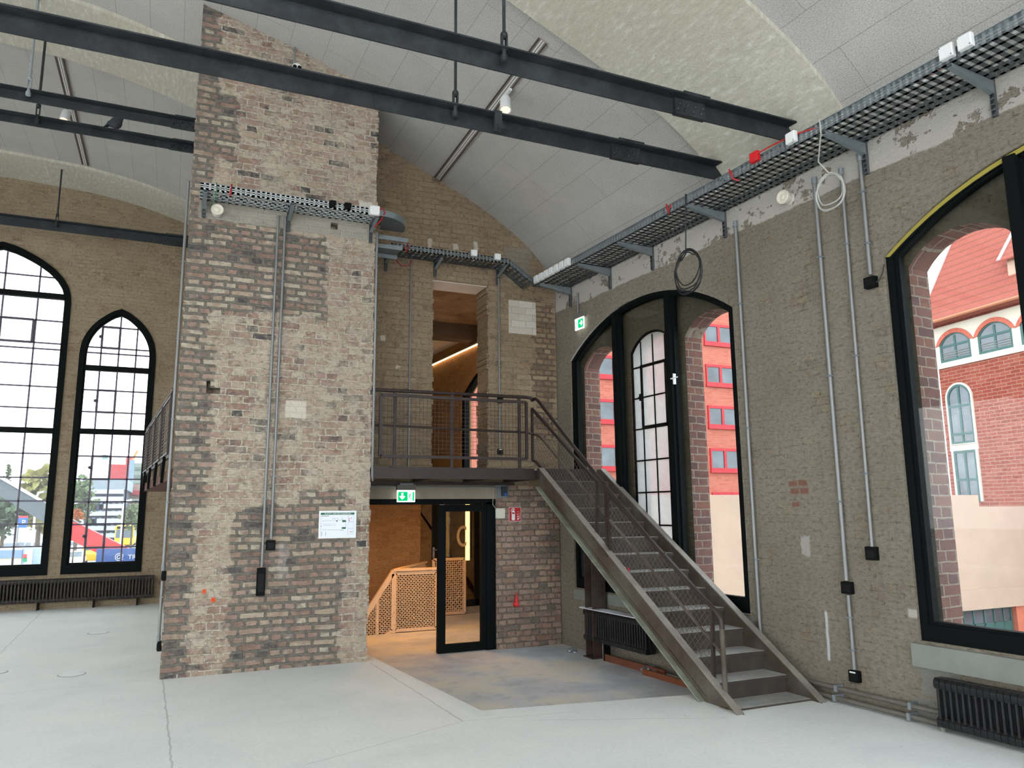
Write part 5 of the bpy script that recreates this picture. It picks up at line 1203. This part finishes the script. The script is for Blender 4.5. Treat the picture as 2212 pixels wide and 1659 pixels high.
gd.bb((25.8, 18.17, -2.66), (27.2, 18.25, -2.1)); gd.build('garage_frame', M_TEALF, t); MB().bb((24.2, 18.2, -2.68), (27.2, 18.22, -1.58)).build('garage_pane', M_WGL, t)
# brick building with tiled roof
F0 = Vector((30.82, 19.59, 0)); FD = Vector((math.sin(math.radians(7.2)), math.cos(math.radians(7.2)), 0)); FN = Vector((FD.y, -FD.x, 0))
def F(a, d, b): return F0 + FD*a + FN*d + Vector((0, 0, b))
YB = brick_mat('yard_brick', [lin(176, 88, 72), lin(188, 98, 82), lin(166, 82, 68), lin(192, 108, 90)], lin(206, 160, 144), row=.15, width=.46, gap=.013, smear=0, k=.66, bump=.15, distort=.006, header=False, grain=.5, pits=.0)
t = thing('brick_house', 'red brick house with tiled roof and arched green-framed windows across the yard', 'building', tuple(F(0, 0, -2.7)))
MB().bb((-7, 0, -2.7), (3.35, 6, 10.2), F).build('wall', YB, t)
STN = simple('pale_stone_band', lin(224, 216, 202), .9, vary=.05, scale=2)
def tw(c, hw, zs): return [(c-hw, 8.22), (c+hw, 8.22)] + arc((c+hw, zs), (c-hw, zs), .42, 12)
tops = [2.33, .36, -1.6, -3.57]
MB().plate([[(-7, 7.98), (3.35, 7.98), (3.35, 9.85), (-7, 9.85)]] + [tw(c, .80, 9.05) for c in tops], F, -.06, .02).build('stone_band', STN, t)
ab = MB()
for c in tops: ab.plate([arc((c+.98, 8.98), (c-.98, 8.98), .66, 14) + arc((c+.78, 9.02), (c-.78, 9.02), .43, 14)[::-1]], F, -.10, -.055)
ab.build('brick_arch', simple('arch_brick', lin(196, 104, 86), .9, vary=.2, scale=8), t)
for c in tops:
    m = MB().plate([tw(c, .8, 9.05), [(c-.70, 8.34), (c+.70, 8.34)] + arc((c+.70, 9.0), (c-.70, 9.0), .40, 12)], F, -.05, -.004)
    m.bb((c-.05, -.045, 8.3), (c+.05, -.004, 9.35), F).bb((c-.75, -.045, 8.88), (c+.75, -.004, 8.98), F); w_ = m.build('window', M_TEALF, t)
    MB().plate([tw(c, .76, 9.03)], F, -.02, -.002).build('pane', M_WGL, w_)
    r = MB()
    for z in (8.42, 8.52, 8.62): r.bb((c-.75, -.05, z), (c+.75, -.03, z+.025), F)
    r.build('guard_bar', M_COND, w_)
c = 2.42
def lo(hw, zb, zs, h): return [(c-hw, zb), (c+hw, zb)] + arc((c+hw, zs), (c-hw, zs), h, 14)
MB().plate([lo(.68, 4.5, 6.62, .62), lo(.60, 4.58, 6.62, .54)], F, -.07, .03).bb((c-.7, -.07, 4.28), (c+.7, .03, 4.56), F).bb((c-.66, -.07, 2.1), (c-.56, .03, 4.3), F).bb((c+.56, -.07, 2.1), (c+.66, .03, 4.3), F).build('window_surround', STN, t)
m = MB().plate([lo(.60, 4.58, 6.62, .54), lo(.52, 4.66, 6.60, .47)], F, -.055, -.003)
for a in (5.0, 6.22): m.bb((c-.55, -.05, a-.05), (c+.55, -.003, a+.05), F)
m.bb((c-.05, -.05, 4.6), (c+.05, -.003, 7.1), F).build('window', M_TEALF, t); MB().plate([lo(.56, 4.6, 6.6, .5)], F, -.02, -.002).build('pane', M_WGL, t)
m = MB().plate([[(c-.56, 2.1), (c+.56, 2.1), (c+.56, 4.28), (c-.56, 4.28)], [(c-.46, 2.2), (c+.46, 2.2), (c+.46, 4.18), (c-.46, 4.18)]], F, -.055, -.003).bb((c-.05, -.05, 2.1), (c+.05, -.003, 4.25), F).bb((c-.5, -.05, 2.98), (c+.5, -.003, 3.08), F)
m.build('french_window', M_TEALF, t); MB().bb((c-.5, -.02, 2.1), (c+.5, -.002, 4.25), F).build('pane', M_WGL, t)
def tile_mat():
    m, nt, out = new_mat('clay_roof_tile'); n = N(nt); uv = uvmap(n)
    w = n('TexWave', Vector=uv, Scale=.9, Distortion=0.0); w.wave_type = 'BANDS'; w.bands_direction = 'Y'; w.wave_profile = 'SAW'
    w2 = n('TexWave', Vector=uv, Scale=1.2); w2.bands_direction = 'X'
    h = n.math('ADD', w.outputs[1], n.math('MULTIPLY', w2.outputs[1], .4))
    c = n.mix(n.noise(uv, 3, 4).outputs[0], lin(152, 74, 62), lin(166, 88, 74)); c = n.mix(n.ramp(w.outputs[1], [(.0, .9), (.3, .0)]), c, lin(120, 62, 52))
    b = n('BsdfPrincipled', Roughness=.85); nt.links.new(c, b.inputs['Base Color']); bp = n('Bump', Strength=.6, Distance=.05, Height=h); nt.links.new(bp.outputs[0], b.inputs['Normal']); nt.links.new(b.outputs[0], out.inputs[0]); return m
M_TILE = tile_mat()
te = 4.05; zr = lambda d_: 10.62+1.65*d_
MB().add([F(-7, -.5, 10.05), F(te, -.5, 10.05), F(te, 0, 10.62), F(te, 3.6, zr(3.6)), F(-7, 3.6, zr(3.6)), F(-7, 0, 10.62), F(-7, -.5, 9.95), F(te, -.5, 9.95), F(te, 5, 9.95), F(-7, 5, 9.95)],
         [(0, 1, 2, 5), (5, 2, 3, 4), (0, 6, 7, 1), (6, 9, 8, 7), (1, 7, 8, 3, 2), (3, 8, 9, 4), (4, 9, 6, 0, 5)]).build('roof', M_TILE, t)
MB().tube([F(-7, -.6, 10.02), F(3.5, -.6, 10.02)], .08, 8).build('gutter', simple('copper_gutter', lin(186, 120, 88), .5, .2), t)
MB().bar(F(te, .0, 10.66), F(te, 3.55, zr(3.55)+.03), .12, .08).build('verge_flashing', simple('pinkish_flashing', lin(226, 200, 200), .5), t)
MB().bb((-3.2, .42, 11.2), (-.2, 2.2, 12.05), F).build('dormer', simple('dormer_render', lin(206, 172, 154), .8), t)
MB().plate([[(-3.0, 11.3), (-.62, 11.3), (-.62, 12.0), (-3.0, 12.0)], [(-2.9, 11.38), (-1.86, 11.38), (-1.86, 11.88), (-2.9, 11.88)], [(-1.74, 11.38), (-.72, 11.38), (-.72, 11.88), (-1.74, 11.88)]], F, .34, .42).build('dormer_frame', M_TEALF, t); MB().bb((-2.95, .39, 11.32), (-.66, .41, 11.95), F).build('pane', M_WGL, t)
MB().add([F(-3.6, .2, 12.0), F(-.02, .2, 12.0), F(.5, 2.2, 14.05), F(-3.6, 2.2, 14.1), F(-3.6, .2, 11.93), F(-.02, .2, 11.93), F(.5, 2.2, 13.8), F(-3.6, 2.2, 13.8)], [(0, 1, 2, 3), (7, 6, 5, 4), (0, 4, 5, 1), (1, 5, 6, 2), (2, 6, 7, 3), (3, 7, 4, 0)]).build('dormer_roof', M_TILE, t)
MB().bar(F(-.02, .18, 12.02), F(.5, 2.18, 14.08), .14, .06).build('dormer_flashing', simple('pale_flashing', lin(206, 186, 186), .5), t)
# ---- street side through the gable windows
def at(px, py, Y): return onY(px, py, Y)
LEAF = [simple('leaf_%s' % k, c, .9, vary=.35, scale=.8) for k, c in (('green', lin(100, 118, 82)), ('yellow_green', lin(136, 132, 76)), ('dark_green', lin(78, 98, 76)), ('orange', lin(176, 96, 46)))]
TRK = simple('bark', lin(96, 84, 72), .95)
def tree(name, label, x0, x1, ytop, ybot, Y, mat, cat='tree', n=60, trunk=True, cone=False):
    a, b = at(x0, ytop, Y), at(x1, ybot, Y); cx, cz = (a.x+b.x)/2, (a.z+b.z)/2; hw, hh = abs(b.x-a.x)/2, abs(a.z-b.z)/2
    t = thing(name, label, cat, (cx, Y, -2.7)); m = MB(); rnd = random.Random(int(x0*7+Y))
    for i in range(n*6):
        u, v, w_ = (rnd.gauss(0, .42) for _ in range(3))
        if cone: k = (rnd.random()**1.6)*2-1; u *= .5*(1-k)+.1; w_ *= .5*(1-k); v = k
        if u*u+v*v+w_*w_ > 1.1: continue
        p = Vector((cx+u*hw, Y+w_*hw, cz+v*hh)); s = hw*rnd.uniform(.10, .22)
        r = Matrix.Rotation(rnd.random()*6, 3, 'Z') @ Matrix.Rotation(rnd.random()*3, 3, 'X')
        q = [p + r @ Vector(e)*s for e in ((-1, -.6, 0), (.1, -1, .3), (1, 0, 0), (.2, .9, -.3), (-.7, .7, .2))]; m.add(q, [(0, 1, 2, 3, 4)])
    m.build('foliage', mat, t)
    if trunk: MB().tube([(cx, Y, -2.7), (cx, Y, cz)], [hw*.10, hw*.05], 8).build('trunk', TRK, t)
tree('deciduous_tree', 'large green and yellow tree behind the parking sign', 28, 150, 1006, 1150, 75, LEAF[1], n=110)
tree('deciduous_tree', 'green tree lower down left of the parking sign', -40, 60, 1060, 1160, 66, LEAF[2], n=90)
tree('conifer', 'small dark conifer at the left picture edge', -4, 34, 1004, 1100, 85, LEAF[0], n=60, cone=True)
tree('deciduous_tree', 'green tree left of the dark office block', 136, 206, 1024, 1140, 80, LEAF[0], n=90)
tree('shrub', 'orange autumn shrub under the green tree', 146, 184, 1098, 1128, 62, LEAF[3], 'shrub', 40, True)
tree('deciduous_tree', 'dull green tree right of the dark office block', 262, 312, 1075, 1150, 90, LEAF[0], n=60)
# dark office block
t = thing('office_block', 'dark blue-grey office block with white balcony bands beyond the gable', 'building', (at(226, 1100, 140).x, 140, -2.7))
a, b = at(188, 1038, 140), at(262, 1137, 140)
MB().bb((a.x, 140, -2.7), (b.x, 165, a.z-1.5)).build('wall', simple('slate_facade', lin(62, 74, 94), .8), t)
MB().bb((a.x-.6, 139.4, a.z-1.5), (b.x+.5, 165, a.z+.2)).build('roof_storey', simple('pale_roof_storey', lin(132, 144, 158), .7), t)
bandm = simple('white_band', lin(176, 182, 190), .7); wm = simple('block_window', lin(116, 130, 152), .3)
nz = 7; H_ = a.z-2.0+2.7
for k in range(nz):
    z = -2.7+H_*(k+.9)/nz; xx0 = a.x + (0 if k not in (2, 4) else (b.x-a.x)*(.35 if k == 2 else .5))
    MB().bb((xx0, 139.2, z), (b.x, 140, z+.7)).build('balcony_band', bandm, t)
    for j in range(6):
        x = a.x+(b.x-a.x)*(j+.25)/6; MB().bb((x, 139.9, z-2.6), (x+(b.x-a.x)/12, 140.05, z-.5)).build('window', wm, t)
# towers
t = thing('tower_block', 'pale tower block with pinkish-red end strip and roof sign band', 'building', (at(260, 1015, 260).x, 260, -2.7))
a, b = at(239, 1003, 260), at(281, 1050, 260); c_ = at(256, 994, 260)
MB().bb((a.x+5, 260, -2.7), (b.x, 275, a.z)).build('wall', simple('pale_tower_wall', lin(150, 150, 168), .8), t)
MB().bb((a.x, 259.5, -2.7), (a.x+5, 275, a.z)).bb((c_.x+2, 259.5, a.z), (b.x, 272, c_.z+1)).build('red_strip', simple('coral_red_cladding', lin(176, 62, 70), .8), t)
MB().bb((c_.x-3, 259, a.z+1.5), (b.x-8, 261, c_.z+1.5)).build('roof_band', simple('mint_band', lin(120, 160, 160), .8), t)
for k in range(5):
    for j in (0, 1): MB().bb((a.x+8+12*j, 259.8, a.z-4-5*k), (a.x+14+12*j, 260.2, a.z-1.8-5*k)).build('window', wm, t)
a, b = at(283, 1000, 240), at(312, 1060, 240)
t = thing('louvred_tower', 'grey-green louvred tower rising beside the red-striped tower block', 'building', (a.x, 240, -2.7)); MB().bb((a.x, 240, -2.7), (b.x, 255, a.z)).build('wall', simple('louvre_grey', lin(128, 138, 132), .8), t)
for k in range(9): MB().bb((a.x+.5, 239.6, a.z-2-2.2*k), (b.x, 240, a.z-1.2-2.2*k)).build('louvre', simple('louvre_dark', lin(92, 104, 100), .8), t)
a, b = at(262, 1046, 160), at(312, 1100, 160)
t = thing('construction_building', 'half-built block wrapped in red scaffolding right of the dark office block', 'building', (a.x, 160, -2.7)); MB().bb((a.x, 160, -2.7), (b.x, 175, a.z)).build('wall', simple('shell_concrete', lin(150, 124, 118), .9), t)
for k in range(4): MB().bb((a.x-1, 158.8, a.z-2.0-3.2*k), (b.x, 160, a.z-1.2-3.2*k)).build('scaffold_deck', simple('scaffold_red', lin(160, 60, 62), .8), t)
a, b = at(286, 994, 200), at(297, 974, 200)
t = thing('crane', 'tiny orange crane jib over the far roofs', 'crane', tuple(a)); MB().tube([(a.x, 200, a.z-30), (a.x, 200, a.z)], .6, 6).build('mast', simple('crane_grey', lin(120, 140, 160), .7), t); MB().bar(a, b, .5, .5, (0, 1, 0)).build('jib', simple('crane_orange', lin(232, 130, 70), .7), t)
# boom lift arm
t = thing('boom_lift', 'boom lift arm slanting across both gable windows, grey with red end', 'boom lift', (at(60, 1070, 40).x, 40, -2.7))
p0, p1, p2 = at(-60, 1012, 40), at(182, 1158, 40), at(292, 1212, 40)
MB().bar(p0, p1, .7, .62, (0, 1, 0)).build('grey_arm', simple('boom_grey', lin(92, 100, 108), .6), t)
MB().bar(p0+Vector((0, -.36, .33)), at(92, 1085, 40)+Vector((0, -.36, .06)), .12, .06, (0, 1, 0)).build('arm_rail', M_WHITE, t)
dr = (p2-p1).normalized(); MB().bar(p1-dr*.7, p2, .75, .72, (0, 1, 0)).bar(p2, p2+Vector((-.8, 0, -2.4)), .9, .9, (0, 1, 0)).build('red_arm', simple('boom_red', lin(196, 44, 50), .5), t)
MB().bb((p2.x-1.6, 39, -2.7), (p2.x+.8, 41, -1.2)).build('chassis', simple('chassis_grey', lin(80, 80, 84), .7), t)
# vehicles
TY_ = simple('tyre', lin(36, 36, 38), .9); CG = simple('car_glass', lin(92, 104, 116), .15, spec=.9)
def car(label, x, y, L, Wd, Hh, mat, z=-2.7, name='car', cat='car', van=False, front=False):
    t = thing(name, label, cat, (x, y, z)); c = Hh
    prof = [(0, .3*c), (0, .58*c), (.05*L, .62*c), (.22*L, .66*c), (.34*L, .97*c), (.72*L, c), (.93*L, .66*c), (L, .6*c), (L, .3*c)] if not van else [(0, .2*c), (0, .5*c), (.08*L, .62*c), (.2*L, .97*c), (.97*L, c), (L, .95*c), (L, .2*c)]
    T = (lambda a, d, b: Vector((x+d, y+a, z+b)))
    MB().plate([prof], T, -Wd/2, Wd/2).build('body', mat, t, bevel=.06)
    if van: g = [(.09*L, .63*c), (.2*L, .93*c), (.3*L, .93*c), (.3*L, .63*c)]
    else: g = [(.26*L, .67*c), (.36*L, .94*c), (.70*L, .95*c), (.86*L, .67*c)]
    for s_ in (-1, 1): MB().plate([g], T, s_*(Wd/2-.01), s_*(Wd/2+.012)).build('side_window', CG, t)
    f0, f1 = ((.09*L, .64*c), (.19*L, .94*c)) if van else ((.235*L, .69*c), (.335*L, .95*c))
    MB().add([T(f0[0]-.03, -Wd*.44, f0[1]+.02), T(f0[0]-.03, Wd*.44, f0[1]+.02), T(f1[0]-.03, Wd*.42, f1[1]+.02), T(f1[0]-.03, -Wd*.42, f1[1]+.02)], [(0, 1, 2, 3)]).build('windscreen', CG, t)
    for a in (.18*L, .8*L):
        for s_ in (-1, 1): MB().lathe([(.32, 0), (.32, .2), (.18, .21)], T(a, s_*(Wd/2-.19), .32), (s_, 0, 0), 16).build('wheel', TY_, t)
    return t
WC_ = simple('white_car_paint', lin(226, 228, 232), .3); YC_ = simple('yellow_paint', lin(240, 186, 40), .4); GC_ = simple('grey_car_paint', lin(150, 158, 170), .3); RC_ = simple('maroon_car_paint', lin(150, 70, 70), .3)
def gx(px, Y): return at(px, 1190, Y).x
car('white hatchback low in the left corner of the shorter gable window', gx(152, 76), 76, 4.2, 1.8, 1.5, WC_)
car('white estate car farther up the road in the shorter gable window', gx(156, 104), 104, 4.4, 1.8, 1.55, WC_)
car('grey car with red tail light behind the yellow van', gx(198, 112), 112, 4.3, 1.8, 1.5, RC_)
for i, (px, y_, mt, lb) in enumerate(((8, 106, GC_, 'grey parked car at the left picture edge'), (36, 108, WC_, 'white parked car right of the grey one beyond the taller gable window'), (66, 107, GC_, 'grey parked car below the parking sign'), (98, 109, WC_, 'white parked car nearest the pier between the gable windows'))): car(lb, gx(px, y_), y_, 4.3, 1.8, 1.5, mt)
car('yellow delivery van in front of the blue hoarding', gx(203, 82), 82, 4.6, 1.95, 2.1, YC_, name='van', cat='van', van=True)
bx = gx(266, 125); t = thing('city_bus', 'yellow city bus with dark windscreen on the street', 'bus', (bx, 125, -2.7))
MB().bb((bx-1.25, 125, -2.4), (bx+1.25, 136, .4)).build('body', YC_, t, bevel=.15); MB().bb((bx-1.1, 124.96, -1.35), (bx+1.1, 125.05, -.15)).build('windscreen', CG, t); MB().bb((bx-1.0, 124.95, -.07), (bx+1.0, 125.03, .27)).build('destination_display', M_BLACK, t)
for s_ in (-1, 1): MB().bb((bx+s_*1.24, 125.5, -1.25), (bx+s_*1.27, 135.5, -.15)).build('side_window', CG, t)
for s_ in (-1, 1):
    for y_ in (127.5, 133): MB().lathe([(.45, 0), (.45, .25)], (bx+s_*1.02, y_, -2.25), (s_, 0, 0), 16).build('wheel', TY_, t)
# hoarding, containers, sign, lamp posts
a, b = at(209, 1186, 28), at(300, 1186, 28)
t = thing('hoarding', 'blue site hoarding with white lettering at the foot of the shorter gable window', 'hoarding', (a.x, 28, -2.7)); MB().bb((a.x, 28, -2.7), (b.x, 28.1, a.z)).build('board', simple('hoarding_blue', lin(58, 92, 158), .7), t)
for tx, px, sz_ in (('@', 251, .26), ('TRE', 280, .20)):
    cu = bpy.data.curves.new('hoarding_text', 'FONT'); cu.body = tx[:3] if tx != '@' else tx; cu.size = sz_; ob = bpy.data.objects.new('hoarding_text', cu); C.objects.link(ob); q = at(px-4, 1208, 27.97); ob.location = q; ob.rotation_euler = (PI/2, 0, 0); cu.materials.append(M_WHITE); mesh_text(ob, t)
a, b = at(-20, 1186, 30), at(49, 1186, 30)
t = thing('site_container', 'low pale beige site container in the taller gable window', 'container', (a.x, 30, -2.7)); MB().bb((a.x, 30, -2.7), (b.x, 32, a.z)).build('shell', simple('container_cream', lin(226, 222, 208), .7), t); MB().bb((a.x, 29.97, a.z-.3), (b.x, 30, a.z-.05)).build('blue_stripe', simple('container_blue', lin(136, 164, 206), .7), t)
a, b = at(50, 1184, 30), at(86, 1184, 30)
t = thing('site_container', 'light blue cabinet container beside the pier in the taller gable window', 'container', (a.x, 30, -2.7)); MB().bb((a.x, 30, -2.7), (b.x, 31.5, a.z)).build('shell', simple('cabinet_blue', lin(176, 196, 222), .7), t); MB().bb((a.x+.06, 29.96, -1.2), (a.x+(b.x-a.x)*.6, 30, a.z-.06)).build('cabinet_door', simple('cabinet_white', lin(226, 230, 236), .7), t)
for k, m_ in enumerate((simple('sticker_red', lin(226, 84, 84), .7), simple('sticker_green', lin(70, 176, 130), .7))): q = at(53.5, 1202+8*k, 29.95); MB().bb((q.x-.05, 29.94, q.z-.06), (q.x+.06, 29.96, q.z+.07)).build('sticker', m_, t)
q = at(49, 1128, 55)
t = thing('parking_sign', 'blue parking sign with red top band on a pole', 'sign', (q.x, 55, -2.7)); MB().bb((q.x-.24, 55, q.z-.33), (q.x+.24, 55.05, q.z+.26)).build('sign_plate', simple('sign_blue', lin(58, 108, 196), .6), t); MB().bb((q.x-.24, 55, q.z+.26), (q.x+.24, 55.05, q.z+.38)).build('red_band', simple('sign_red', lin(226, 70, 80), .6), t)
cu = bpy.data.curves.new('sign_text', 'FONT'); cu.body = 'P'; cu.size = .42; cu.align_x = 'CENTER'; ob = bpy.data.objects.new('sign_text', cu); C.objects.link(ob); ob.location = (q.x+.05, 54.98, q.z-.16); ob.rotation_euler = (PI/2, 0, 0); cu.materials.append(M_WHITE); mesh_text(ob, t)
MB().tube([(q.x-.22, 55.08, -2.7), (q.x-.22, 55.08, q.z+.4)], .035, 8).build('sign_pole', M_COND, t)
for px, Y, yt, lb in ((268, 58, 1080, 'white bent street lamp post right of the dark office block'), (80, 70, 1062, 'thin street lamp post in front of the yellow tree'), (156, 75, 1085, 'thin pole under the green tree left of the office block')):
    q = at(px, yt, Y); t = thing('street_lamp', lb, 'street lamp', (q.x, Y, -2.7)); MB().tube([(q.x, Y, -2.7), (q.x, Y, q.z-.4), (q.x+.12, Y, q.z-.1), (q.x+.5, Y, q.z)], .08, 8).build('post', simple('lamp_post_white', lin(226, 230, 236), .6), t, smooth=True); MB().box((q.x+.7, Y, q.z), (.5, .2, .1)).build('lamp_head', M_GREYP, t)
SKY, EXPO = 1.6, 1.38
def area(name, loc, size, power, col, rot=(0, 0, 0), shape='RECTANGLE', sy=None):
    l = bpy.data.lights.new(name, 'AREA'); l.energy = power; l.color = col; l.shape = shape; l.size = size
    if sy: l.size_y = sy
    o = bpy.data.objects.new(name, l); C.objects.link(o); o.location = loc; o.rotation_euler = rot; return o
area('stair_hall_lamp', (3.9, 12.7, 2.22), .8, 20, (1, .46, .13), sy=1.2)
area('upper_room_lamp', (3.6, 12.6, 2.6), 1.2, 9, (1, .52, .2), (math.radians(150), 0, math.radians(-40)), sy=1.2)
# ------------------------------------------------------------------ camera, light, view
cd = bpy.data.cameras.new('camera'); cam = bpy.data.objects.new('camera', cd); C.objects.link(cam)
cam.matrix_world = Matrix(((RT.x, -DN.x, -FWD.x, 0), (RT.y, -DN.y, -FWD.y, 0), (RT.z, -DN.z, -FWD.z, EYE), (0, 0, 0, 1)))
cd.sensor_width = 36; cd.lens = FPX/2212*36; cd.clip_end = 2000
sc = bpy.context.scene; sc.camera = cam
w = bpy.data.worlds.new('overcast'); sc.world = w; w.use_nodes = True; nt = w.node_tree; nt.nodes.clear(); n = N(nt)
o = nt.nodes.new('ShaderNodeOutputWorld')
g = n('SeparateXYZ', Vector=n('TexCoord').outputs['Generated']).outputs[2]
col = n.ramp(n.math('MULTIPLY_ADD', g, .5, .5), [(.0, (.5, .5, .5)), (.49, (.78, .81, .84)), (.52, (.93, .97, 1.0)), (1, (.84, .92, 1.0))])
nt.links.new(n('Background', Color=col, Strength=SKY).outputs[0], o.inputs[0])
sc.view_settings.view_transform = 'Standard'; sc.view_settings.look = 'None'; sc.view_settings.gamma = 1; sc.view_settings.use_curve_mapping = False
sc.view_settings.exposure = EXPO
cy = sc.cycles
cy.max_bounces = 6; cy.diffuse_bounces = 3; cy.glossy_bounces = 2; cy.transmission_bounces = 2; cy.transparent_max_bounces = 12
cy.sample_clamp_indirect = 6; cy.caustics_reflective = False; cy.caustics_refractive = False
cy.use_denoising = True; cy.use_adaptive_sampling = True; cy.adaptive_threshold = .08; cy.adaptive_min_samples = 12
